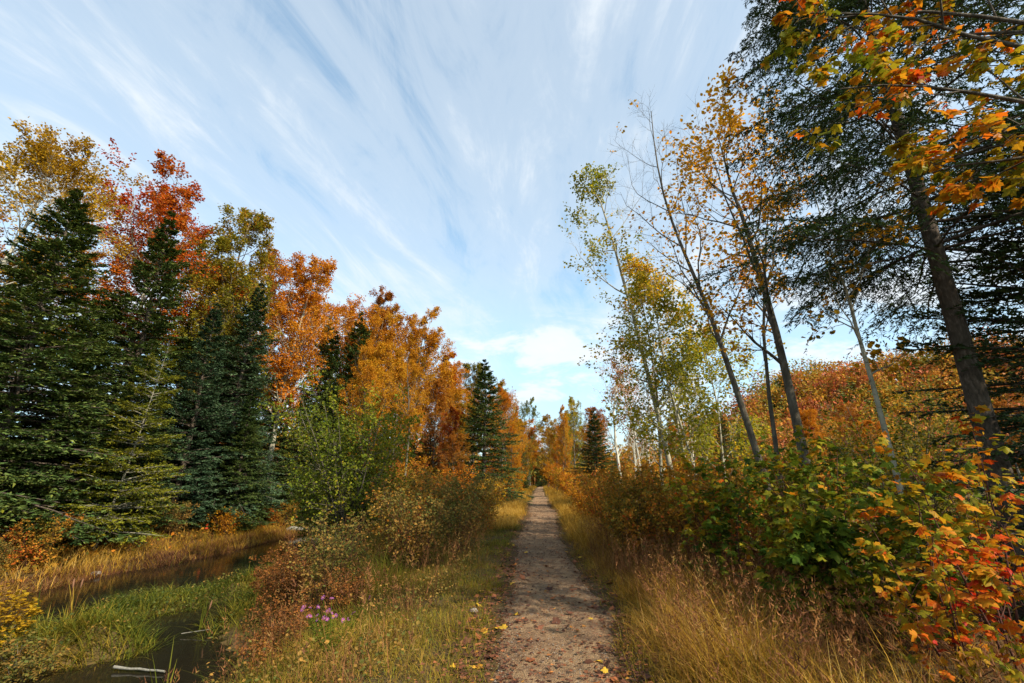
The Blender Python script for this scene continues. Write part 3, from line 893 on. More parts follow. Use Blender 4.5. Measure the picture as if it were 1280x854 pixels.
def end_wood():
    """the wood that closes the view where the path runs out"""
    g = np.random.default_rng(77)
    n = 760
    x = g.uniform(-120, 60, n)
    y = g.uniform(125, 190, n)
    k = (np.abs(x - path_cx(y)) > 1.6) | (y > 140)
    x, y = x[k], y[k]
    n = len(x)
    per = 170
    th = np.where(np.arange(n) % 2 == 0, g.uniform(9, 15, n), g.uniform(3, 6, n))
    v = rdir(g, n * per).reshape(n, per, 3) * (g.random((n, per, 1)) ** 0.33)
    c = np.stack([x, y, gz(x, y) + th * 0.5], -1)
    rr = np.stack([th * 0.26, th * 0.26, th * 0.5], -1)
    pos = (c[:, None] + v * (0.8 + 0.4 * g.random((n, per, 1))) * rr[:, None]).reshape(-1, 3)
    tn = np.clip(np.repeat(g.random(n) * 0.7, per) + g.normal(0, 0.08, n * per), 0, 1)
    mb = MB()
    inst(mb, TRI_V, TRI_F, pos, rdir(g, n * per), rdir(g, n * per), g.uniform(0.5, 1.1, n * per), tn)
    ob('distant_wood', mb.mesh('distant_wood', M['hill']), kind='stuff', label='far autumn wood closing the view at the end of the path', cat='wood')


end_wood()
# deeper rows
gb = np.random.default_rng(5)
for i, (x, y, top) in enumerate([(-24, 9, 12), (-22.5, 12.0, 9), (-22, 17.5, 12), (-27, 17, 15), (-29, 12, 12), (-21, 27, 12), (-23.5, 24.5, 16.5), (-24, 31, 17), (-21, 37, 17), (-19, 44, 17), (-15, 48, 15.5), (-12, 54, 14.5), (-9, 62, 13.5), (-7, 76, 13)]):
    dec(i % 4, ['orange maple', 'olive-yellow tree', 'red-brown tree', 'amber maple'][i % 4] + ' deep in the forest behind the front rows', x, y, top, ['orange', 'olive', 'redbrown', 'amber'][i % 4], 1.15, i * 1.3, group='trees deep in the far bank forest')
for i, (x, y, top) in enumerate([(-19, 7, 11), (-20.5, 10, 10), (-20, 19, 10.5), (-18, 21.5, 9.5), (-16.6, 15.2, 8.5), (-14.4, 15.6, 6.5), (-17.4, 11.0, 9), (-15.6, 22.8, 8.5), (-19.5, 15, 10.5), (-18.5, 25.5, 11.5), (-18, 30.5, 10), (-13.6, 29.5, 8), (-11.6, 36.5, 9), (-9.2, 39, 7)]):
    con(i % 4, 'dark conifer filling the shade of the far bank forest', x, y, top, 1.35, 'needle', i * 1.1, group='conifers in the shade of the far bank forest')
for i, (x, y, top) in enumerate([(9, 70, 11), (8, 84, 11), (-8, 92, 12), (6, 100, 12), (-2, 140, 15), (4, 134, 14), (9, 122, 13), (-8, 118, 14)]):
    dec((i + 1) % 4, ['distant orange tree', 'distant yellow tree', 'distant amber tree', 'distant olive tree'][i % 4] + ' in the wood at the end of the path', x, y, top, ['orange', 'yellow', 'amber', 'olive'][i % 4], 1.25, i * 1.7, group='trees of the wood at the end of the path')


# ------------------------------------------------------------------ right-hand trees, modelled singly
def single(name, label, cat, r, x, y, rz=0.0, crown_mat=None):
    """thing > trunk, every limb, fine branchwork, foliage"""
    t = thing(name, label, cat, (x, y, float(gz(x, y))), rz)
    bm_ = M[r['barkm']]
    ob('trunk', tubes(r['P0'], r['R0'], r['sides']).mesh('trunk', bm_), t)
    for k in range(len(r['P1'])):
        ob('limb', tubes(r['P1'][k:k + 1], r['R1'][k:k + 1], 6).mesh('limb', bm_), t)
    mb = tubes(r['P2'], r['R2'], 3)
    tubes(r['P3'][:, ::3], r['R3'][:, ::3], 3, mb=mb)
    ob('branchwork', mb.mesh('branchwork', bm_), t, kind='stuff')
    ob('foliage', r['crown'], t, kind='stuff')
    return t


A = broadleaf(401, 12, 0.09, 0.34, 2.5, 17, 6, 6, 7, 0.09, 'gold', 'bark', pts=[(0.25, 0, -0.3), (0, 0, 1.8), (-0.43, 0, 4.3), (-0.7, 0.1, 5.9), (-1.25, 0.2, 7.8), (-1.5, 0.2, 9.6), (-1.45, 0.2, 11.6)], lang=0.65, up=0.25, keep=0.45, bare=0.50, tv=OVAL_V, tf=OVAL_F, trunk_w=0.03, sides=10, tone=0.55)
single('leaning_tree', 'dark leaning tree with mostly bare twigs and few orange leaves', 'tree', A, 4.75, 10.5)
B = broadleaf(402, 12, 0.115, 0.30, 2.9, 18, 7, 6, 8, 0.095, 'gold', 'bark', pts=[(0.1, 0, -0.3), (0, 0, 1.9), (-0.10, 0, 4.9), (-0.35, 0, 6.8), (-0.5, 0.1, 8.4), (-0.6, 0.1, 9.7)], lang=0.75, up=0.2, keep=0.7, bare=0.42, tv=OVAL_V, tf=OVAL_F, trunk_w=0.02, sides=10, tone=0.5)
single('golden_tree', 'thick dark trunk with golden leaves spreading over the shrubs', 'tree', B, 5.1, 9.5)
B2 = broadleaf(403, 8.0, 0.065, 0.45, 1.6, 9, 6, 5, 6, 0.10, 'gold', 'bark', pts=[(-0.1, 0, -0.3), (-0.05, 0, 2.0), (0.0, 0, 4.2), (0.35, 0, 6.6), (0.7, 0.1, 8.0)], lang=0.7, keep=0.7, bare=0.3, tv=OVAL_V, tf=OVAL_F, trunk_w=0.02)
single('golden_tree', 'slim dark stem standing close beside the thick golden-leaved trunk', 'tree', B2, 4.75, 9.7)
T1 = broadleaf(404, 6.6, 0.052, 0.40, 1.7, 11, 6, 5, 6, 0.10, 'gold', 'bark_aspen', pts=[(0.1, 0, -0.3), (0, 0, 1.2), (-0.05, 0, 3.1), (-0.12, 0, 4.3), (-0.3, 0, 5.2), (-0.45, 0, 6.4)], lang=0.95, up=0.15, keep=0.6, bare=0.4, tv=OVAL_V, tf=OVAL_F, trunk_w=0.02)
single('young_maple', 'thin pale grey stem with sparse yellow leaves beside the great spruce', 'tree', T1, 4.95, 7.0)
asp = [
    (11, 3.65, 13.0, [(0, 0, -0.3), (-0.1, 0, 1.5), (-0.7, 0, 5.7), (-1.45, 0, 9.9), (-1.9, 0, 10.9)], 0.10, 'pale aspen with green-gold leaves leaning out over the path'),
    (12, 3.25, 13.3, [(0, 0, -0.3), (0, 0, 1.5), (0.1, 0, 5.0), (-0.3, 0, 8.6)], 0.07, 'slim aspen beside the aspen that leans over the path'),
    (13, 4.1, 13.6, [(0, 0, -0.3), (0, 0, 1.5), (-0.35, 0, 5.0), (-0.65, 0, 8.2)], 0.07, 'slim aspen with gold leaves between leaning aspen and dark trees'),
    (14, 3.9, 12.2, [(0, 0, -0.3), (0.05, 0, 1.5), (-0.5, 0, 4.2), (-0.6, 0, 7.2)], 0.055, 'thinnest aspen stem in the clump right of the path'),
    (15, 5.4, 14.5, [(0, 0, -0.3), (0, 0, 1.5), (0.1, 0, 4.0), (-0.2, 0, 6.5)], 0.06, 'short aspen stem behind the dark leaning tree'),
]
for sd, x, y, pts, r0, lab in asp:
    a_ = broadleaf(420 + sd, pts[-1][2], r0, 0.33, 1.75, 20, 7, 5, 9, 0.085, 'aspen', 'bark_aspen', pts=pts, lang=0.95, up=0.1, keep=0.85, bare=0.28, tv=OVAL_V, tf=OVAL_F, trunk_w=0.02, tone=0.48)
    single('aspen_tree', lab, 'aspen', a_, x, y)
# half-bare white birches farther along
bb = broadleaf(440, 9.0, 0.10, 0.28, 1.5, 20, 6, 6, 5, 0.11, 'redbrown', 'bark_birch', keep=0.5, bare=0.45, lang=0.7)
bb['trunk'] = merged_trunk(bb)
for i, (x, y, h, ln, lab) in enumerate([(4.2, 24.5, 9.2, -0.02, 'white birch with rusty crown beside the low dark spruce'), (5.0, 25.5, 8.2, 0.03, 'white birch half bare behind the aspen clump'), (4.9, 23.0, 6.8, 0.10, 'white birch leaning right behind the aspen clump'),
                                         (6.4, 27.0, 8.0, -0.02, 'bare pink-twigged birch behind the dark leaning tree'), (7.6, 24.0, 7.4, 0.0, 'thin birch behind the thick golden-leaved trunk')]):
    place(bb, 'birch_tree', lab, 'birch', x, y, h, 9.0, i * 1.9, None, None, None, 1.0, (0, ln))

# the great spruce
GS = conifer(500, 17, 4.0, 150, 20, 7, 7, 0.10, 0.026, 0.285, 0.16, (0.0, 0.40), 'needle_deep', 0.145, 0.55, inner=0.20, hang=0.34, sides=14, tone=0.5, thin=0.55, asym=(0.0, 0.12))
place(GS, 'great_spruce', 'tall dark spruce with thick bare trunk and drooping needle sprays', 'spruce', 5.85, 6.5)
# dark fir boughs under it
FR = conifer(501, 7.0, 2.9, 150, 14, 5, 4, 0.11, 0.042, 0.03, 0.2, (0.0, 0.6), 'needle_deep', 0.07, 0.75, inner=0.1, tone=0.35)
place(FR, 'fir_tree', 'dark bluish fir crowding the trunk of the great spruce', 'fir', 7.2, 6.3, None, 1.0, 0.5)


# ------------------------------------------------------------------ maples with countable leaves
leaf_me = []
for k in range(4):
    v, f = maple_template(0.10 + 0.22 * k, 0.05 + 0.22 * k)
    leaf_me.append(MB().add(v, f, 0.5, False).mesh('leaf', M['mapleO']))


def frame_euler(Y, Z):
    from mathutils import Matrix, Vector
    y = Vector(Y).normalized()
    x = y.cross(Vector(Z)).normalized()
    z = x.cross(y)
    return Matrix((x, y, z)).transposed().to_euler()


camloc = np.array(cam.location)


def maple_plant(name, label, cat, loc, r, leaves_per, size, tone, tvar, n_obj, near_pt, barkm='stem_red', tone_up=0.0, keep=1.0, sides=6):
    g = r['g']
    t = thing(name, label, cat, loc)
    for k in range(len(r['P0'])):
        ob('stem', tubes(r['P0'][k:k + 1], r['R0'][k:k + 1], sides).mesh('stem', M[barkm]), t)
    mb = MB()
    for a, b, s in (('P1', 'R1', 4), ('P2', 'R2', 3)):
        tubes(r[a], r[b], s, mb=mb)
    ob('branchwork', mb.mesh('branchwork', M[barkm]), t, kind='stuff')
    P = np.concatenate([r['P2'], r['P1'][:, -r['P2'].shape[1]:]]) if r['P1'].shape[1] >= r['P2'].shape[1] else r['P2']
    tt = 0.2 + 0.8 * g.random((len(P), leaves_per)) ** 0.6
    pos, T = interp(P, tt)
    pos, T = pos.reshape(-1, 3), T.reshape(-1, 3)
    k = g.random(len(pos)) < keep
    pos, T = pos[k], T[k]
    n = len(pos)
    out = nrm(T + g.normal(0, 0.75, (n, 3)) * [1, 1, 0.3])
    base = pos + out * g.uniform(0.02, 0.06, (n, 1))
    Y = nrm(out * [1, 1, 0.35] + [0, 0, -0.35] + g.normal(0, 0.2, (n, 3)))
    Z = nrm(np.array([0, 0, 1.0]) + g.normal(0, 0.5, (n, 3)))
    sc = size * g.uniform(0.4, 1.35, n) * np.where(g.random(n) < 0.25, 0.65, 1.0)
    H = max(pos[:, 2].max(), 0.1)
    tn = np.clip(tone + tone_up * (pos[:, 2] / H - 0.5) + 0.5 * (vn2(base[:, 0] * 2.2 + tone * 9, base[:, 1] * 2.2 + base[:, 2] * 2) - 0.5) + g.normal(0, tvar, n), 0, 1)
    wp = base + np.array(loc)
    dist = np.linalg.norm(wp - np.array(near_pt), axis=1) / sc
    order = np.argsort(dist)
    for i in order[:n_obj]:
        o = ob('leaf', leaf_me[int(i) % 4], t)
        o.location = base[i]
        o.rotation_euler = frame_euler(Y[i], Z[i])
        o.scale = (sc[i],) * 3
        o.color = (tn[i], 0, 0, 1)
    rest = order[n_obj:]
    if len(rest):
        m2 = MB()
        inst(m2, MAP_V, MAP_F, base[rest], Y[rest], Z[rest], sc[rest], tn[rest])
        ob('foliage', m2.mesh('foliage', M['maple']), t, kind='stuff')
    return t


def sapling_rig(seed, H, stems, spread, n1, n2, r0=0.012, lean=(0, 0), ang=0.9):
    g = np.random.default_rng(seed)
    Ps, Rs = [], []
    for k in range(stems):
        a = g.random() * 6.28
        h = H * g.uniform(0.72, 1.05)
        d = np.array([math.cos(a), math.sin(a), 0]) * spread * g.uniform(0.25, 0.7)
        b = np.array([math.cos(a), math.sin(a), 0]) * g.uniform(0.02, 0.16)
        P = np.stack([b + d * s ** 1.3 + np.array([lean[0] * s, lean[1] * s, h * s - 0.08]) for s in np.linspace(0, 1, 8)])
        P[1:] += np.cumsum(g.normal(0, 0.012, (7, 3)), 0)
        Ps.append(P)
        Rs.append(r0 * h / 2 * (1 - 0.75 * np.linspace(0, 1, 8)))
    P0, R0 = np.array(Ps), np.array(Rs)
    P1, R1 = kids(g, P0, R0, n1, 0.12, 1.0, ang, lambda t, pl: pl * 0.30 * (1.1 - 0.6 * t), 5, 0.06, 0.06, 0.6, rmin=0.0025)
    P2, R2 = kids(g, P1, R1, n2, 0.25, 1.0, 0.8, lambda t, pl: pl * 0.5 * (1.1 - 0.5 * t) + 0.04, 4, 0.0, 0.06, 0.6, rmin=0.0016)
    return dict(P0=P0, R0=R0, P1=P1, R1=R1, P2=P2, R2=R2, g=g)


def gl(x, y):
    return (x, y, float(gz(x, y)))


sap = [
    (601, 2.75, 5.6, 1.65, 6, 0.28, 0.14, 'lush green maple sapling with a few orange leaves beside the tall grass', 0.10, 0.082),
    (602, 3.35, 6.2, 1.95, 6, 0.30, 0.14, 'taller green maple sapling just behind the lush green one', 0.16, 0.08),
    (603, 2.55, 7.2, 1.85, 6, 0.34, 0.15, 'yellowing green maple sapling next to the brown-orange shrubs', 0.22, 0.078),
    (604, 3.6, 5.2, 1.7, 6, 0.26, 0.13, 'deep green maple sapling half hidden by the orange-leaved saplings', 0.08, 0.08),
    (605, 4.2, 7.6, 2.2, 5, 0.42, 0.16, 'green and gold maple sapling under the thick dark trunk', 0.34, 0.075),
]
for sd, x, y, H, st, tone, tv_, lab, up_, size in sap:
    maple_plant('maple_sapling', lab, 'sapling', gl(x, y), sapling_rig(sd, H, st, 0.75, 11, 4, lean=(-0.1, 0)), 5, size, tone, tv_, 260, camloc, tone_up=up_)
sap2 = [
    (611, 3.05, 4.15, 1.55, 4, 0.68, 0.13, 'orange maple sapling with red stems in front of the green saplings', 0.10, 0.068, 8),
    (612, 3.75, 4.5, 2.2, 4, 0.74, 0.12, 'tall orange-red maple sapling with long bare red stems by the fir', 0.12, 0.074, 7),
    (613, 3.55, 3.8, 1.35, 4, 0.70, 0.12, 'low orange maple sapling beneath the tall orange-red sapling', 0.05, 0.068, 8),
    (614, 4.4, 5.4, 1.9, 4, 0.60, 0.12, 'yellow-orange maple sapling at the foot of the great spruce', 0.12, 0.07, 8),
]
for sd, x, y, H, st, tone, tv_, lab, up_, size, n1 in sap2:
    maple_plant('maple_sapling', lab, 'sapling', gl(x, y), sapling_rig(sd, H, st, 0.7, n1, 3, lean=(-0.15, 0)), 4, size, tone, tv_, 240, camloc, tone_up=up_)

# the maple that leans in overhead from the right
g7 = np.random.default_rng(700)
P0 = wiggly(g7, [(0, 0, -0.2), (-0.1, 0.1, 3), (-0.3, 0.2, 6), (-0.4, 0.3, 9.5)], 12, 0.02)
R0 = (0.11 * (1 - 0.8 * np.linspace(0, 1, 12)))[None]
tgt = [(-1.1, 0.7, 3.6, 3.9), (-2.3, 0.9, 3.9, 4.3), (-2.9, 0.7, 4.3, 5.1), (-3.3, 0.9, 4.9, 6.2), (-2.6, 1.2, 5.2, 6.7), (-1.5, 1.6, 4.4, 5.0), (-0.6, 1.4, 4.4, 4.6), (-2.0, 0.3, 5.8, 7.2), (-1.3, 1.9, 5.4, 6.8), (-1.0, 1.0, 2.4, 2.9)]
L1, LR = [], []
for tx, ty, z0, z1 in tgt:
    s = np.linspace(0, 1, 9)[:, None]
    b = np.array([-0.25, 0.15, z0 - 0.7])
    e = np.array([tx, ty, z1])
    P = b + (e - b) * s + np.array([0, 0, 0.35]) * np.sin(s * 3.1) + np.cumsum(g7.normal(0, 0.02, (9, 3)), 0)
    L1.append(P)
    LR.append(0.030 * (1 - 0.8 * s[:, 0]))
Q1, S1 = kids(g7, np.array(L1), np.array(LR), 9, 0.25, 1.0, 0.8, lambda t, pl: pl * 0.34 * (1.15 - 0.7 * t), 5, 0.02, 0.06, 0.6, rmin=0.003)
Q2, S2 = kids(g7, Q1, S1, 4, 0.3, 1.0, 0.8, lambda t, pl: pl * 0.5 * (1.1 - 0.5 * t), 4, -0.03, 0.06, 0.6, rmin=0.002)
rig = dict(P0=np.concatenate([P0]), R0=R0, P1=Q1, R1=S1, P2=Q2, R2=S2, g=g7)
om = maple_plant('overhanging_maple', 'slender maple reaching orange and yellow-green leaves in front of the great spruce', 'maple', gl(5.75, 2.9), rig, 12, 0.078, 0.63, 0.09, 300, camloc, 'bark_dark', keep=0.85, sides=8)
om.children[0].name = 'trunk'
for P, r_ in zip(L1, LR):
    ob('limb', tubes(P[None], r_[None], 5).mesh('limb', M['bark_dark']), om)


# ------------------------------------------------------------------ shrubs
def shrub(seed, H, stems, spread, per, leaf, mat, n1=9, n2=5, keep=0.9, tone=0.5, bark='stem_red', r0=0.012, bare=0.0):
    r = sapling_rig(seed, H, stems, spread, n1, n2, r0)
    mb = MB()
    tubes(r['P0'], r['R0'], 4, mb=mb)
    tubes(r['P1'], r['R1'], 3, mb=mb)
    tubes(r['P2'][:, ::3], r['R2'][:, ::3], 3, mb=mb)
    c = MB()
    scatter_leaves(r['g'], c, r['P2'], per, leaf, OVAL_V, OVAL_F, 0.1, 0.03, 0.4, 0.2, keep, base_tone=tone, tvar=0.2, tscale=1.3)
    scatter_leaves(r['g'], c, r['P1'], per, leaf, OVAL_V, OVAL_F, 0.3, 0.03, 0.4, 0.2, keep, base_tone=tone, tvar=0.2, tscale=1.3)
    return dict(trunk=mb.mesh('stems', M[bark]), crown=c.mesh('foliage', M[mat]))


def put(r, name, label, cat, x, y, sc=1.0, rz=0.0, mat=None, group=None, zs=None, dz=0.0):
    t = thing(name, label, cat, (x, y, float(gz(x, y)) + dz), rz, (sc, sc, zs or sc), group)
    ob('stem_cluster', r['trunk'], t)
    c = ob('foliage', r['crown'], t, kind='stuff')
    if mat:
        override(c, M[mat])
    return t


SH = [shrub(800, 1.7, 14, 1.4, 5, 0.065, 'shrub', tone=0.50), shrub(801, 1.6, 13, 1.3, 5, 0.06, 'shrub', tone=0.62), shrub(802, 1.5, 14, 1.2, 4, 0.06, 'weed', tone=0.55, keep=0.7)]
for i, (x, y, s) in enumerate([(1.75, 9.6, 0.85), (2.6, 9.0, 0.95), (2.2, 10.9, 1.1), (3.3, 10.2, 1.1), (3.0, 12.0, 1.15), (1.9, 12.6, 1.0), (4.2, 11.6, 1.15), (2.4, 14.6, 1.15), (3.9, 8.8, 1.0)]):
    put(SH[i % 2], 'leafy_shrub', 'brown-orange leafy shrub in the thicket right of the path', 'shrub', x, y, s, i * 1.37, None, 'brown-orange shrubs right of the path')
for i, (x, y, s) in enumerate([(2.0, 17, 1.1), (1.9, 20.5, 1.0), (3.2, 18, 1.3), (4.6, 16.5, 1.4), (2.2, 25, 1.0)]):
    put(SH[(i + 1) % 2], 'leafy_shrub', 'golden-brown shrub below the white birches by the path', 'shrub', x, y, s, i * 2.2, 'amber' if i % 2 else None, 'shrubs below the white birches')
WEEDY = ['foremost rusty bush above the pink asters left of the path', 'dull green-brown bush at the left edge of the path', 'golden-brown bush behind the foremost rusty bush', 'brown-leaved bush halfway along the left verge',
         'thin green-brown bush beside the tall willow shrub', 'golden-brown bush at the path edge before the yellow shrub', 'large brown bush behind the tall willow shrub', 'low green-brown bush on the slope to the stream', 'tallest golden-brown bush beyond the willow shrub',
         'brown bush close to the bright yellow shrub', 'small green-brown bush low on the near stream bank']
for i, (x, y, s) in enumerate([(-2.5, 9.5, 0.95), (-2.0, 11.2, 0.9), (-3.2, 10.9, 1.1), (-2.3, 13.4, 1.1), (-3.6, 12.9, 1.1), (-1.9, 15.6, 1.0), (-3.3, 15.8, 1.3), (-4.3, 10.2, 0.9), (-4.6, 17.5, 1.4), (-2.4, 18.5, 1.1), (-3.6, 8.2, 0.8)]):
    lab = WEEDY[i]
    put(SH[2 if i % 3 else 1], 'weedy_bush', lab, 'bush', x, y, s * 0.92, i * 1.1, 'weed' if i % 3 != 2 else 'shrub', 'weedy bushes between path and stream')
wil = shrub(810, 4.2, 20, 3.0, 9, 0.075, 'green', 15, 7, 0.9, 0.50, 'bark', 0.014)
put(wil, 'willow_shrub', 'tall green willow shrub at the edge of the stream', 'willow', -5.5, 13.6, 1.0)
put(wil, 'willow_shrub', 'shorter yellow-green willow shrub behind the tall green willow', 'willow', -7.6, 17.0, 0.66, 2.0)
yel = shrub(811, 1.6, 8, 0.9, 5, 0.08, 'yellow', 8, 4, 0.9, 0.6, 'bark')
put(yel, 'yellow_shrub', 'bright yellow shrub at the foot of the solitary pointed spruce', 'shrub', -2.5, 22.5, 1.1)
put(yel, 'yellow_shrub', 'yellow-green shrub at the foot of the big dark spruce', 'shrub', -12.9, 9.3, 1.3, 1.0, 'green')
put(yel, 'yellow_shrub', 'yellow-leaved weeds on the islet beside the cattails', 'weed', -8.7, 6.9, 0.95, 2.0, 'yellow', None, 0.48)
put(yel, 'yellow_shrub', 'low yellow weeds at the foot of the cattails', 'weed', -7.6, 6.7, 0.75, 3.0, 'yellow', None, 0.36)
put(yel, 'yellow_shrub', 'olive-brown weeds at the islet edge beside the driftwood pole', 'weed', -6.7, 6.4, 0.6, 4.0, 'weed', None, 0.36)
for i, (x, y, s) in enumerate([(-13.0, 12.0, 0.8), (-13.4, 17.0, 0.8), (-12.6, 19.0, 0.7), (-12.3, 22.5, 0.8), (-12.5, 10.5, 0.6)]):
    put(SH[i % 3], 'bank_bush', ['low rusty bush at the foot of the leaning yellow-green fir', 'brown-green weedy bush under the slim dark spruce', 'low amber bush under the bluish green spruce', 'rusty bush below the bare-trunked orange maple', 'small brown-green bush beneath the big dark spruce'][i], 'bush', x, y, s, i * 1.7, ['shrub', 'weed', 'amber'][i % 3], 'low bushes at the forest edge')
for i, (x, y, sc_) in enumerate([(-3.2, 5.9, 0.42), (-3.7, 6.9, 0.5), (-4.4, 8.3, 0.55), (-3.0, 7.4, 0.45), (-5.2, 9.6, 0.55), (-5.9, 11.6, 0.6)]):
    put(SH[2 if i % 2 else 0], 'rusty_weed', 'rust-red weedy clump on the slope above the stream', 'weed', x, y, sc_, i * 1.9, 'rustleaf', 'rust-red clumps above the stream')
UND = ['gold', 'red-brown', 'olive', 'orange']
for i, (x, y, sc_) in enumerate([(-3.4, 25.5, 0.9), (-5.4, 24.0, 1.2), (-7.0, 27.0, 1.4), (-5.0, 28.5, 1.4), (-3.0, 29.5, 1.0), (-8.6, 30.5, 1.8), (-6.4, 33.0, 1.6), (-2.7, 37.5, 1.2), (-9.6, 35.0, 2.0), (-4.6, 43.0, 2.0), (-2.8, 48.0, 1.6), (-6.0, 54.0, 2.4), (-2.9, 58.0, 2.0), (-3.4, 68.0, 2.4), (-3.2, 82.0, 3.0), (2.6, 37.0, 1.3), (3.2, 43.0, 1.6), (2.9, 49.0, 1.6), (3.4, 57.0, 2.0), (3.2, 70.0, 2.4), (3.4, 84.0, 3.0), (5.4, 36.0, 1.9), (6.5, 33.0, 1.7)]):
    side_ = 'left' if x < 0 else 'right'
    put(SH[i % 2], 'understorey_bush', UND[i % 4] + ' understorey bush under the trees %s of the far path' % side_, 'bush', x, y, sc_, i * 1.3, ['amber', 'redbrown', 'olive', 'orange'][i % 4], 'understorey bushes %s of the far path' % side_)
olv = shrub(812, 3.4, 18, 2.2, 5, 0.07, 'olive', 13, 6, 0.8, 0.28, 'bark', 0.012)
put(olv, 'olive_thicket', 'olive-green thicket behind the thin pale grey stem', 'thicket', 8.2, 11.5, 1.0)
put(olv, 'olive_thicket', 'olive-brown thicket in the meadow left of the thick dark trunk', 'thicket', 7.8, 15.5, 0.9, 2.0)
put(olv, 'olive_thicket', 'olive thicket behind the orange-leaved saplings', 'thicket', 6.6, 9.0, 0.72, 4.0)
for i, (x, y, s) in enumerate([(9, 21, 1.2), (12, 26, 1.5), (8, 31, 1.4), (14, 20, 1.3), (11, 36, 1.7), (17, 30, 1.6), (7, 38, 1.3), (16, 42, 1.9), (22, 36, 1.8)]):
    put(SH[i % 2], 'meadow_shrub', ['rusty', 'orange', 'olive', 'red-brown'][i % 4] + ' shrub in the meadow below the wooded hill', 'shrub', x, y, s * 1.2, i * 2.1, ['shrub', 'orange', 'olive', 'redbrown'][i % 4], 'shrubs in the meadow below the hill')
for i, (x, y, top) in enumerate([(14, 48, 7), (22, 52, 8), (30, 46, 7), (19, 62, 10), (34, 60, 10), (28, 72, 12), (44, 68, 12), (12, 58, 8), (26, 38, 6), (36, 36, 6.5), (50, 52, 10)]):
    (con if i % 4 == 1 else dec)(i % 4, ['orange tree', '', 'red-brown tree', 'yellow tree'][i % 4] + ' standing in the meadow below the wooded hill' if i % 4 != 1 else 'dark spruce standing in the meadow below the wooded hill', x, y, top, *([1.3, 'needle'] if i % 4 == 1 else [['orange', 'x', 'redbrown', 'yellow'][i % 4], 1.3]), rz=i * 1.3, group='meadow trees' if i % 4 != 1 else 'meadow spruces')


# ------------------------------------------------------------------ the wooded hill
def hill_wood():
    g = np.random.default_rng(900)
    n = 2500
    x = g.uniform(38, 215, n)
    y = g.uniform(84, 168, n)
    h = hill_h(x, y)
    k = (h > 1.0)
    x, y, h = x[k], y[k], h[k]
    z = gz(x, y)
    n = len(x)
    kind = vn2(x / 9.0, y / 9.0) * 0.4 + g.random(n) * 0.6
    mb, mc = MB(), MB()
    th = 4.0 + 8.5 * g.random(n) ** 1.5
    conf = g.random(n) < 0.15
    per = 150
    dec_i = np.where(~conf)[0]
    m = len(dec_i)
    v = rdir(g, m * per).reshape(m, per, 3) * (g.random((m, per, 1)) ** 0.16)
    lump = 0.8 + 0.4 * g.random((m, per, 1))
    c = np.stack([x[dec_i], y[dec_i], z[dec_i] + th[dec_i] * 0.6], -1)
    rr = np.stack([th[dec_i] * 0.30, th[dec_i] * 0.30, th[dec_i] * 0.42], -1)
    pos = (c[:, None] + v * lump * rr[:, None]).reshape(-1, 3)
    tn = np.clip(np.repeat(kind[dec_i], per) + g.normal(0, 0.06, m * per), 0, 1)
    inst(mb, TRI_V, TRI_F, pos, rdir(g, m * per), rdir(g, m * per), g.uniform(0.4, 0.95, m * per), tn)
    ob('hillside_wood', mb.mesh('hillside_wood', M['hill']), kind='stuff', label='dense autumn wood covering the hill beyond the meadow', cat='wood')
    ci = np.where(conf)[0]
    m = len(ci)
    per = 90
    s = g.random((m, per)) ** 0.6
    a = g.random((m, per)) * 6.28
    H = th[ci][:, None] * 1.15
    pos = np.stack([x[ci][:, None] + np.cos(a) * s * H * 0.20, y[ci][:, None] + np.sin(a) * s * H * 0.20, z[ci][:, None] + H * (1 - s)], -1).reshape(-1, 3)
    d = np.stack([np.cos(a), np.sin(a), np.full_like(a, -0.3)], -1).reshape(-1, 3)
    inst(mc, TRI_V, TRI_F, pos, d, rdir(g, m * per) * 0.4 + [0, 0, 1], g.uniform(0.6, 1.2, m * per), g.random(m * per))
    ob('hillside_conifers', mc.mesh('hillside_conifers', M['needle']), kind='stuff', label='dark conifers scattered through the autumn wood on the hill', cat='wood')


hill_wood()


# ------------------------------------------------------------------ grasses and weeds
BL_V = [(-0.5, 0, 0), (0.5, 0, 0), (-0.42, 0.38, 0.05), (0.42, 0.38, 0.05), (-0.26, 0.72, 0.20), (0.26, 0.72, 0.20), (0.0, 1.0, 0.45)]
BL_F = [(0, 1, 3, 2), (2, 3, 5, 4), (4, 5, 6)]
BS_V = [(-0.5, 0, 0), (0.5, 0, 0), (-0.32, 0.6, 0.12), (0.32, 0.6, 0.12), (0, 1, 0.4)]
BS_F = [(0, 1, 3, 2), (2, 3, 4)]


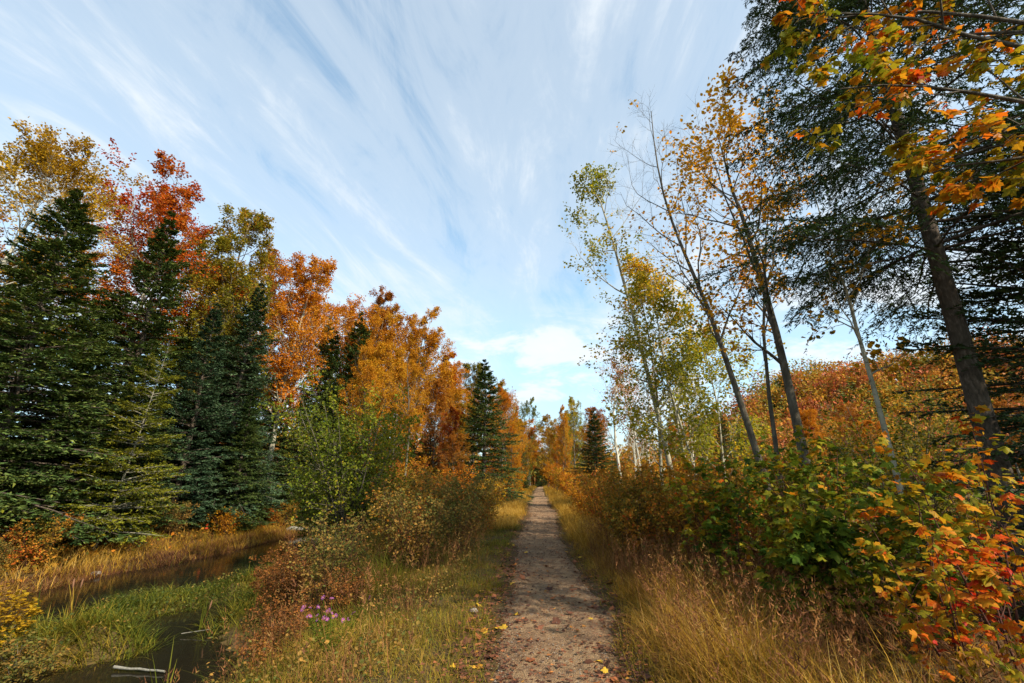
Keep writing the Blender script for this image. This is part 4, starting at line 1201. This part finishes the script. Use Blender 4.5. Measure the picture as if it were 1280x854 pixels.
def blades(name, seed, n, xr, yr, hfun, wid, mat, mask, tone, lean=0.35, tv=BL_V, tf=BL_F, label=None, cat='grass', tvar=0.14, clump=2.0, wind=(0, 0), curl=1.0):
    g = np.random.default_rng(seed)
    x = g.uniform(xr[0], xr[1], n)
    y = g.uniform(yr[0], yr[1], n)
    p = mask(x, y)
    k = g.random(n) < p
    x, y = x[k], y[k]
    # gather towards tussocks
    n = len(x)
    h = hfun(x, y) * g.uniform(0.45, 1.15, n)
    z = gz(x, y) - 0.02
    ph = vn3(x * clump, y * clump) * 12.6
    d = np.stack([np.cos(ph) * 0.6 + g.normal(0, 0.8, n) + wind[0], np.sin(ph) * 0.6 + g.normal(0, 0.8, n) + wind[1], np.zeros(n)], -1) * lean
    d = d * np.where(g.random(n) < 0.2, 2.6, 1.0)[:, None]
    Y = nrm(d + [0, 0, 1.0])
    Z = nrm(d + g.normal(0, 0.02, (n, 3)) + [0, 0, -0.01])
    w = wid * g.uniform(0.6, 1.4, n)
    tn = np.clip(tone(x, y) + g.normal(0, tvar, n), 0, 1)
    mb = MB()
    inst(mb, tv, tf, np.stack([x, y, z], -1), Y, Z, np.stack([w, h, h * curl], -1), tn)
    o = ob(name, mb.mesh(name, M[mat]), kind='stuff')
    if label:
        o['label'], o['category'] = label, cat
    return o


def off_path(x, y, m=0.0):
    hl, hr = path_half(y, 1), path_half(y, 2)
    d = x - path_cx(y)
    return sstep(-0.06, 0.22, np.where(d < 0, -d - hl, d - hr) - m)


def dry(x, y):
    return (gz(x, y) > WATER + 0.03) * 1.0


def patch(x, y, s, lo, hi, o=0.0):
    return sstep(lo, hi, vn1(x * s + o, y * s + o * 1.7))


# right verge: tall golden grass
blades('golden_grass', 1001, 40000, (0.6, 3.2), (2.2, 11), lambda x, y: 0.16 + 0.62 * sstep(0.75, 1.6, x) * (0.25 + 1.05 * vn2(x * 1.5, y * 1.5)), 0.0062, 'grass_gold',
       lambda x, y: off_path(x, y) * (0.25 + 0.75 * patch(x, y, 1.3, 0.25, 0.6)) * (1 - 0.8 * sstep(2.0, 2.9, x)), lambda x, y: 0.12 + 0.75 * vn2(x * 1.3, y * 1.3), 0.55, label='tall golden grass along the right verge of the path', wind=(-0.15, 0.1), tvar=0.22, clump=3.2)
blades('golden_grass', 1002, 46000, (0.6, 4.5), (11, 48), lambda x, y: 0.35 + 0.5 * vn2(x * 0.9, y * 0.6), 0.010, 'grass_gold',
       lambda x, y: off_path(x, y) * (1 - 0.75 * sstep(1.8, 2.6, x)), lambda x, y: 0.45 + 0.45 * vn2(x * 0.5, y * 0.3), 0.4, BS_V, BS_F, label='golden grass lining the right side of the distant path')
blades('golden_grass', 1003, 40000, (-4.0, -0.6), (16, 48), lambda x, y: 0.30 + 0.5 * vn2(x * 0.9, y * 0.6), 0.010, 'grass_gold',
       lambda x, y: off_path(x, y) * (1 - 0.7 * sstep(1.7, 2.6, -x)), lambda x, y: 0.40 + 0.5 * vn2(x * 0.5, y * 0.3), 0.4, BS_V, BS_F, label='golden grass lining the left side of the distant path')
blades('golden_grass', 1004, 16000, (-9, 9), (48, 120), lambda x, y: 0.5 + 0.4 * vn2(x, y), 0.045, 'grass_gold', lambda x, y: off_path(x, y), lambda x, y: 0.4 + 0.4 * vn2(x * 0.3, y * 0.2), 0.4, BS_V, BS_F, label='golden grass far along the path')
# left verge: short green and brown grass
blades('verge_grass', 1011, 84000, (-3.3, -0.5), (2.6, 18), lambda x, y: 0.07 + 0.20 * vn2(x * 1.3, y * 1.3) + 0.32 * sstep(1.5, 2.8, -x) * vn1(x * 1.2, y * 1.2), 0.005, 'grass_green',
       lambda x, y: off_path(x, y, -0.12) * (0.4 + 0.6 * patch(x, y, 1.6, 0.2, 0.5)), lambda x, y: 0.08 + 0.66 * vn1(x * 0.9 + 3, y * 0.9), 0.62, BS_V, BS_F, tvar=0.2, label='short green and straw grass on the left verge')
blades('rust_grass', 1012, 18000, (-4.6, -0.9), (3.5, 17), lambda x, y: 0.22 + 0.40 * vn2(x * 0.9, y * 0.9), 0.0055, 'grass_rust',
       lambda x, y: off_path(x, y, 0.75) * dry(x, y) * (0.2 + 0.8 * patch(x, y, 0.9, 0.3, 0.65, 4)), lambda x, y: 0.25 + 0.6 * vn1(x * 0.9 + 3, y * 0.9), 0.45, tv=BS_V, tf=BS_F, label='rusty brown weeds between the verge and the stream')
blades('rust_grass', 1013, 30000, (0.8, 4.5), (2.4, 11), lambda x, y: 0.30 + 0.45 * vn2(x * 0.9, y * 0.9), 0.005, 'grass_rust',
       lambda x, y: off_path(x, y, 0.2) * (0.15 + 0.85 * patch(x, y, 1.0, 0.35, 0.7, 2)), lambda x, y: 0.25 + 0.6 * vn1(x * 0.9 + 3, y * 0.9), 0.5, tv=BS_V, tf=BS_F, label='brown dry weeds under the maple saplings')
blades('verge_grass', 1014, 46000, (0.45, 1.6), (2.6, 30), lambda x, y: 0.07 + 0.17 * vn2(x * 1.3, y * 1.3), 0.005, 'grass_green',
       lambda x, y: off_path(x, y, -0.16) * (0.45 + 0.55 * patch(x, y, 1.6, 0.3, 0.6)), lambda x, y: 0.45 + 0.5 * vn1(x * 0.9 + 3, y * 0.9), 0.55, BS_V, BS_F, label='short straw grass at the right edge of the path')
# bank of the stream, islets, far bank
blades('bank_grass', 1021, 34000, (-7.5, -2.4), (4.0, 20), lambda x, y: 0.25 + 0.45 * vn2(x * 0.8, y * 0.8), 0.008, 'grass_green',
       lambda x, y: dry(x, y) * (x > near_bank(y) - 0.2) * (0.3 + 0.7 * patch(x, y, 0.8, 0.3, 0.6, 3)), lambda x, y: 0.15 + 0.6 * vn1(x * 0.7 + 9, y * 0.7), 0.5, tv=BS_V, tf=BS_F, label='green and brown weeds on the near stream bank')
blades('islet_weed', 1022, 64000, (-11, -5.0), (4.5, 14.5), lambda x, y: 0.18 + 0.42 * vn2(x * 1.2, y * 1.2), 0.011, 'grass_green',
       lambda x, y: (gz(x, y) > WATER - 0.12) * (x < near_bank(y) - 0.25) * (x > far_bank(y) + 0.2) * 1.0, lambda x, y: -0.20 + 0.85 * vn1(x * 1.1 + 2, y * 0.9), 0.75, tvar=0.22, clump=4.0, label='green water weeds on the islets in the stream')
blades('far_bank_grass', 1023, 40000, (-17, -10.4), (5, 32), lambda x, y: 0.25 + 0.55 * vn2(x * 0.7, y * 0.7), 0.014, 'grass_gold',
       lambda x, y: (x < far_bank(y) + 0.12) * (0.45 + 0.7 * patch(x, y, 0.6, 0.25, 0.55, 6)), lambda x, y: 0.10 + 0.75 * vn1(x * 0.55 + 1, y * 0.55), 0.5, BS_V, BS_F, label='golden and rust grass along the far stream bank')
blades('rust_grass', 1024, 18000, (-16, -10.4), (6, 30), lambda x, y: 0.22 + 0.4 * vn2(x * 0.7, y * 0.7), 0.014, 'grass_rust',
       lambda x, y: (x < far_bank(y) - 0.02) * patch(x, y, 0.5, 0.4, 0.65, 16), lambda x, y: 0.3 + 0.6 * vn1(x * 0.55 + 1, y * 0.55), 0.5, BS_V, BS_F, label='rusty grass patches on the far stream bank')
blades('waterline_grass', 1025, 60000, (-12.8, -10.2), (5, 27), lambda x, y: 0.16 + 0.32 * vn2(x * 0.9, y * 0.9), 0.012, 'grass_rust',
       lambda x, y: ((x < far_bank(y) + 0.22) & (x > far_bank(y) - 0.7)) * 1.0, lambda x, y: 0.15 + 0.75 * vn1(x * 0.8 + 1, y * 0.8), 0.8, BS_V, BS_F, label='brown sedge hanging over the far waterline')
# forest floor, meadow
blades('meadow_grass', 1031, 24000, (2.6, 34), (7, 62), lambda x, y: 0.35 + 0.5 * vn2(x * 0.5, y * 0.5), 0.034, 'grass_rust',
       lambda x, y: 0.3 + 0.7 * patch(x, y, 0.3, 0.25, 0.55), lambda x, y: 0.3 + 0.6 * vn1(x * 0.3 + 3, y * 0.3), 0.5, BS_V, BS_F, label='brown meadow grass below the wooded hill')
blades('forest_floor_grass', 1032, 16000, (-12, -3), (22, 60), lambda x, y: 0.3 + 0.5 * vn2(x * 0.5, y * 0.5), 0.02, 'grass_gold',
       lambda x, y: dry(x, y), lambda x, y: 0.1 + 0.6 * vn1(x * 0.5 + 3, y * 0.5), 0.5, BS_V, BS_F, label='straw grass among the trees left of the path')


# broad-leaved weeds in the verges
def weeds(name, seed, n, xr, yr, mat, mask, size, hmax, label, tone=0.5):
    g = np.random.default_rng(seed)
    x = g.uniform(*xr, n)
    y = g.uniform(*yr, n)
    k = g.random(n) < mask(x, y)
    x, y = x[k], y[k]
    n = len(x)
    hh = hmax * g.random(n) ** 1.2 * (0.5 + vn2(x * 1.1, y * 1.1))
    z = gz(x, y) + hh
    tn = np.clip(tone + 0.6 * (vn1(x * 1.4, y * 1.4) - 0.5) + g.normal(0, 0.2, n), 0, 1)
    mb = MB()
    d = nrm(g.normal(0, 1, (n, 3)) * [1, 1, 0.4])
    inst(mb, OVAL_V, OVAL_F, np.stack([x, y, z], -1), d, nrm(g.normal(0, 0.5, (n, 3)) + [0, 0, 0.8]), size * g.uniform(0.5, 1.3, n), tn)
    o = ob(name, mb.mesh(name, M[mat]), kind='stuff')
    o['label'], o['category'] = label, 'weeds'


weeds('verge_weed', 1101, 26000, (-5.2, -1.0), (3.2, 16), 'weed', lambda x, y: dry(x, y) * off_path(x, y, 0.4) * patch(x, y, 0.9, 0.35, 0.7, 8), 0.034, 0.42, 'small brown and green leaves of the weeds left of the path')
weeds('verge_weed', 1102, 9000, (1.6, 5.5), (3.0, 10), 'weed', lambda x, y: patch(x, y, 0.8, 0.25, 0.6, 2), 0.045, 0.55, 'undergrowth leaves beneath the maple saplings', 0.3)
weeds('islet_leaf', 1103, 22000, (-10.5, -5.0), (5, 14), 'weed', lambda x, y: (gz(x, y) > WATER - 0.10) * (x < near_bank(y)) * (0.4 + 0.6 * patch(x, y, 1.0, 0.3, 0.6, 5)), 0.045, 0.26, 'small green leaves of the water plants in the stream', 0.35)
weeds('forest_floor_leaf', 1104, 7000, (-24, -12), (6, 34), 'shrub', lambda x, y: 1.0 + 0 * x, 0.12, 0.5, 'undergrowth leaves on the far bank forest floor', 0.45)
weeds('meadow_leaf', 1105, 14000, (4.5, 30), (9, 50), 'shrub', lambda x, y: patch(x, y, 0.35, 0.25, 0.55, 5), 0.16, 1.2, 'rusty undergrowth of the meadow below the hill', 0.35)

# ------------------------------------------------------------------ fallen leaves
fall_me = []
for k in range(4):
    v, f = maple_template(-0.12 + 0.16 * k, 0.22 - 0.14 * k)
    fall_me.append(MB().add(v, f).mesh('fallen_leaf', M['litterO']))


def surface(x, y):
    return float(gz(x, y)) + 0.036


gl_ = np.random.default_rng(1200)
cnt = 0
while cnt < 290:
    y = 3.3 + 9.5 * gl_.random() ** 1.5
    side = gl_.random()
    hl, hr = float(path_half(y, 1)), float(path_half(y, 2))
    cx = float(path_cx(y))
    if side < 0.5:
        x = cx - hl + gl_.normal(-0.02, 0.14)
    elif side < 0.78:
        x = cx + hr + gl_.normal(-0.05, 0.13)
    else:
        x = cx + gl_.uniform(-hl, hr)
    o = ob('fallen_leaf', fall_me[cnt % 4])
    tn = float(np.clip(gl_.beta(1.6, 2.6), 0, 1))
    if gl_.random() < 0.07:
        tn = 0.93
    o.color = (tn, 0, 0, 1)
    o.location = (x, y, surface(x, y) + 0.006)
    o.rotation_euler = (gl_.normal(0, 0.22), gl_.normal(0, 0.22), gl_.random() * 6.28)
    s = 0.03 + 0.075 * gl_.random() ** 1.4
    o.scale = (s, s, s)
    o['label'] = 'bright yellow fallen leaf lying on the dirt path' if tn > 0.85 else ('orange-brown fallen leaf lying along the dirt path' if tn > 0.4 else 'dark brown fallen leaf lying along the dirt path')
    o['category'] = 'leaf'
    o['group'] = 'yellow fallen leaves' if tn > 0.85 else ('orange-brown fallen leaves' if tn > 0.4 else 'dark brown fallen leaves')
    cnt += 1

g = np.random.default_rng(1201)
n = 26000
y = 2.8 + 34 * g.random(n) ** 1.7
hl, hr = path_half(y, 1), path_half(y, 2)
sd = g.random(n)
x = path_cx(y) + np.where(sd < 0.40, -hl + g.normal(0.0, 0.20, n), np.where(sd < 0.76, hr + g.normal(0.02, 0.18, n), g.uniform(-0.7, 0.7, n)))
mb = MB()
inst(mb, KITE_V, KITE_F, np.stack([x, y, gz(x, y) + 0.034 + g.random(n) * 0.012], -1), nrm(g.normal(0, 1, (n, 3)) * [1, 1, 0.12]), nrm(g.normal(0, 0.22, (n, 3)) + [0, 0, 1]), 0.012 + 0.05 * g.random(n) ** 1.6, np.clip(g.beta(1.3, 2.4, n), 0, 1))
o = ob('leaf_litter', mb.mesh('leaf_litter', M['litter']), kind='stuff')
o['label'], o['category'] = 'small dry leaf litter scattered over the dirt path', 'litter'


# pebbles on the path
def rock(seed, sub=1):
    import bmesh
    g = np.random.default_rng(seed)
    bm = bmesh.new()
    bmesh.ops.create_icosphere(bm, subdivisions=sub + 1, radius=1)
    for v in bm.verts:
        v.co *= 0.82 + 0.36 * g.random()
        v.co.z *= 0.6
    me = bpy.data.meshes.new('stone')
    bm.to_mesh(me)
    bm.free()
    me.materials.append(M['stone'])
    return me


g = np.random.default_rng(1210)
n = 2600
y = 2.9 + 12 * g.random(n) ** 1.6
x = path_cx(y) + g.uniform(-0.7, 0.7, n)
OCT_V = [(1, 0, 0), (0, 1, 0), (-1, 0, 0), (0, -1, 0), (0, 0, .7), (0, 0, -.7)]
OCT_F = [(0, 1, 4), (1, 2, 4), (2, 3, 4), (3, 0, 4)]
mb = MB()
inst(mb, OCT_V, OCT_F, np.stack([x, y, gz(x, y) + 0.026], -1), nrm(g.normal(0, 1, (n, 3)) * [1, 1, 0.2]), nrm(g.normal(0, .2, (n, 3)) + [0, 0, 1]), g.uniform(0.003, 0.011, n), 0.5)
o = ob('pebble_scatter', mb.mesh('pebble_scatter', M['stone']), kind='stuff')
o['label'], o['category'] = 'fine pebbles strewn over the dirt path', 'gravel'

st = rock(3)
for x, y, s, lab, grp in ((-0.93, 6.3, 0.05, 'small pale stone in the grass at the left path edge', None), (-11.75, 12.6, 0.11, 'grey-brown stone at the waterline of the far bank', None)):
    o = ob('stone', st, label=lab, cat='stone', group=grp)
    o.location = (x, y, float(gz(x, y)) + s * 0.35)
    o.scale = (s * 1.2, s, s)
    o.rotation_euler = (0, 0, x)


# ------------------------------------------------------------------ driftwood, asters, cattails
def log(name, label, a, b, r, K=7, seed=0):
    g = np.random.default_rng(seed)
    a, b = np.array(a), np.array(b)
    P = (a + (b - a) * np.linspace(0, 1, K)[:, None] + g.normal(0, r * 0.15, (K, 3)))[None]
    Rr = (r * (1 - 0.35 * np.linspace(0, 1, K)) * g.uniform(0.85, 1.1, K))[None]
    mb = tubes(P, Rr, 8)
    for e in (0, K - 1):
        mb.add(P[0, e] + np.array([[0, 0, 0]]) + np.concatenate([[[0, 0, 0]]]), np.zeros((0, 3)))
    o = ob(name, mb.mesh(name, M['wood_pale']), label=label, cat='log')
    return o


log('driftwood_log', 'pale weathered driftwood pole lying at the water edge', (-5.75, 6.72, -0.76), (-5.0, 6.66, -0.77), 0.018, seed=4)
log('driftwood_stick', 'thin pale stick lying across the dark water', (-5.9, 8.1, -0.76), (-5.5, 8.2, -0.72), 0.006, seed=5)
log('fallen_log', 'sandy weathered trunk lying on the far bank by the willow', (-11.8, 22.0, -0.58), (-10.6, 23.4, -0.55), 0.12, seed=6)


def aster(loc):
    g = np.random.default_rng(1300)
    t = thing('aster_plant', 'clump of pink-purple asters flowering in the left verge', 'flower', loc)
    pet = MB()
    n = 22
    a = np.arange(n) * 2 * np.pi / n + g.normal(0, 0.05, n)
    d = np.stack([np.cos(a), np.sin(a), g.normal(0.18, 0.12, n)], -1)
    inst(pet, [(-.09, 0.1, 0), (.09, 0.1, 0), (.11, 0.7, 0), (0, 1, -.08), (-.11, 0.7, 0)], [(0, 1, 2, 3, 4)], np.zeros((n, 3)), d, np.tile([0, 0, 1.0], (n, 1)), np.full(n, 1.0), g.random(n))
    petm = pet.mesh('petal_ring', M['petal'])
    disc = MB()
    th = np.arange(10) * 0.6283
    V = np.concatenate([np.stack([0.24 * np.cos(th), 0.24 * np.sin(th), 0 * th + 0.02], -1), np.stack([0.16 * np.cos(th), 0.16 * np.sin(th), 0 * th + 0.1], -1), [[0, 0, 0.12]]])
    disc.add(V, [(i, (i + 1) % 10, 10 + (i + 1) % 10, 10 + i) for i in range(10)])
    disc.add(V, [(10 + i, 10 + (i + 1) % 10, 20) for i in range(10)])
    dm = disc.mesh('flower_disc', M['petal_mid'])
    for k in range(20):
        a = g.random() * 6.28
        rr = 0.05 + 0.30 * g.random() ** 0.7
        h = g.uniform(0.26, 0.55)
        P = np.stack([np.array([math.cos(a) * rr * s, math.sin(a) * rr * s, h * s - 0.03 * (1 - s)]) for s in np.linspace(0, 1, 6)])[None]
        stm = tubes(P, np.full((1, 6), 0.0025), 4, 0.2)
        m_ = 12
        tt = g.random((1, m_)) * 0.9
        pos, T = interp(P, tt)
        inst(stm, OVAL_V, OVAL_F, pos[0], nrm(g.normal(0, 1, (m_, 3)) * [1, 1, .3] + [0, 0, .2]), np.tile([0, 0, 1.0], (m_, 1)), np.stack([np.full(m_, 0.022), g.uniform(0.04, 0.07, m_), np.full(m_, 0.03)], -1), 0.25)
        ob('stem', stm.mesh('stem', M['green']), t)
        fl = ob('flower', petm, t)
        fl.location = P[0, -1]
        s_ = g.uniform(0.018, 0.030)
        fl.scale = (s_, s_, s_)
        fl.rotation_euler = (0.55 + g.normal(0, 0.35), g.normal(0, 0.4), g.normal(0, 0.5))
        ob('flower_disc', dm, fl)
    return t


aster(gl(-2.1, 4.85))


def cattail(label, x, y, n, H, heads, seed, tone):
    g = np.random.default_rng(seed)
    t = thing('cattail_plant', label, 'cattail', gl(x, y))
    for k in range(n):
        a = g.random() * 6.28
        ln = g.uniform(0.08, 0.38)
        h = H * g.uniform(0.65, 1.05)
        s = np.linspace(0, 1, 8)[:, None]
        c = np.concatenate([math.cos(a) * ln * h * s ** 1.8 + g.normal(0, .04), math.sin(a) * ln * h * s ** 1.8 + g.normal(0, .04), h * (s - 0.12 * ln * s ** 3)], 1)
        w = (0.010 * (1 - s ** 2.2) + 0.0008)
        sd_ = np.array([-math.sin(a), math.cos(a), 0])
        V = np.concatenate([c - sd_ * w, c + sd_ * w])
        ob('blade', MB().add(V, [(i, i + 8, i + 9, i + 1) for i in range(7)], tone + g.normal(0, .1)).mesh('blade', M['grass_green']), t)
    for k in range(heads):
        a = g.random() * 6.28
        h = H * g.uniform(0.72, 0.9)
        b = np.array([math.cos(a), math.sin(a), 0]) * 0.12
        P = np.stack([b * s + np.array([0, 0, h * s]) for s in np.linspace(0, 1, 6)])
        stalk = ob('stalk', tubes(P[None], np.full((1, 6), 0.004), 4, 0.7).mesh('stalk', M['grass_rust']), t)
        zz = np.linspace(0, 1, 7)
        Ph = np.stack([P[-1] + np.array([b[0] * .2 * s, b[1] * .2 * s, -0.05 + 0.14 * s]) for s in zz])
        ob('seed_head', tubes(Ph[None], (0.013 * np.sin(np.clip(zz, .03, .97) * np.pi) ** 0.35)[None], 8, 0.5).mesh('seed_head', M['seedhead']), stalk)
    return t


cattail('upright green cattail blades on the islet beside yellow weeds', -8.35, 8.0, 9, 1.05, 0, 1401, 0.15)
cattail('cattail with straw blades and a brown seed head on the islet', -7.75, 8.0, 8, 0.95, 2, 1402, 0.85)
cattail('green cattail with seed head by the dark water under the bank', -5.9, 8.5, 7, 0.85, 1, 1403, 0.2)
cattail('long reed blades bending over the dark water', -4.7, 6.3, 6, 1.0, 0, 1404, 0.3)



# feathery seed plumes standing above the golden grass
def plumes(name, seed, n, xr, yr, mask, label):
    g = np.random.default_rng(seed)
    x = g.uniform(*xr, n)
    y = g.uniform(*yr, n)
    k = g.random(n) < mask(x, y)
    x, y = x[k], y[k]
    n = len(x)
    h = g.uniform(0.45, 0.85, n)
    d = g.normal(0, 0.22, (n, 3)) * [1, 1, 0] + [-0.08, 0.04, 1]
    Y = nrm(d)
    base = np.stack([x, y, gz(x, y) - 0.02], -1)
    tone = np.clip(g.normal(0.55, 0.2, n), 0, 1)
    mb = MB()
    side = nrm(np.cross(Y, g.normal(0, 1, (n, 3))))
    inst(mb, BS_V, BS_F, base, Y, side, np.stack([np.full(n, 0.0035), h, h * 0.3], -1), tone)
    per = 12
    t = g.uniform(0.0, 1.0, (n, per))
    top = base + Y * h[:, None] * 0.82 + np.cross(side, Y) * 0
    pos = (top[:, None] + (Y * h[:, None])[:, None] * (t[..., None] * 0.24) + g.normal(0, 0.008, (n, per, 3))).reshape(-1, 3)
    dd = nrm(np.repeat(Y, per, 0) * 0.8 + g.normal(0, 0.55, (n * per, 3)))
    inst(mb, TRI_V, TRI_F, pos, dd, rdir(g, n * per), np.stack([np.full(n * per, 0.010), g.uniform(0.025, 0.06, n * per), np.full(n * per, 0.01)], -1), np.repeat(tone, per))
    o = ob(name, mb.mesh(name, M['grass_rust']), kind='stuff')
    o['label'], o['category'] = label, 'grass'


plumes('seed_plume', 1501, 2600, (0.9, 3.0), (2.6, 11), lambda x, y: off_path(x, y, 0.15) * patch(x, y, 1.1, 0.3, 0.6, 7), 'feathery brown seed plumes above the golden grass on the right')
plumes('seed_plume', 1502, 700, (-4.2, -1.0), (3.6, 13), lambda x, y: off_path(x, y, 0.3) * patch(x, y, 1.1, 0.35, 0.65, 9), 'feathery brown seed plumes among the weeds on the left')
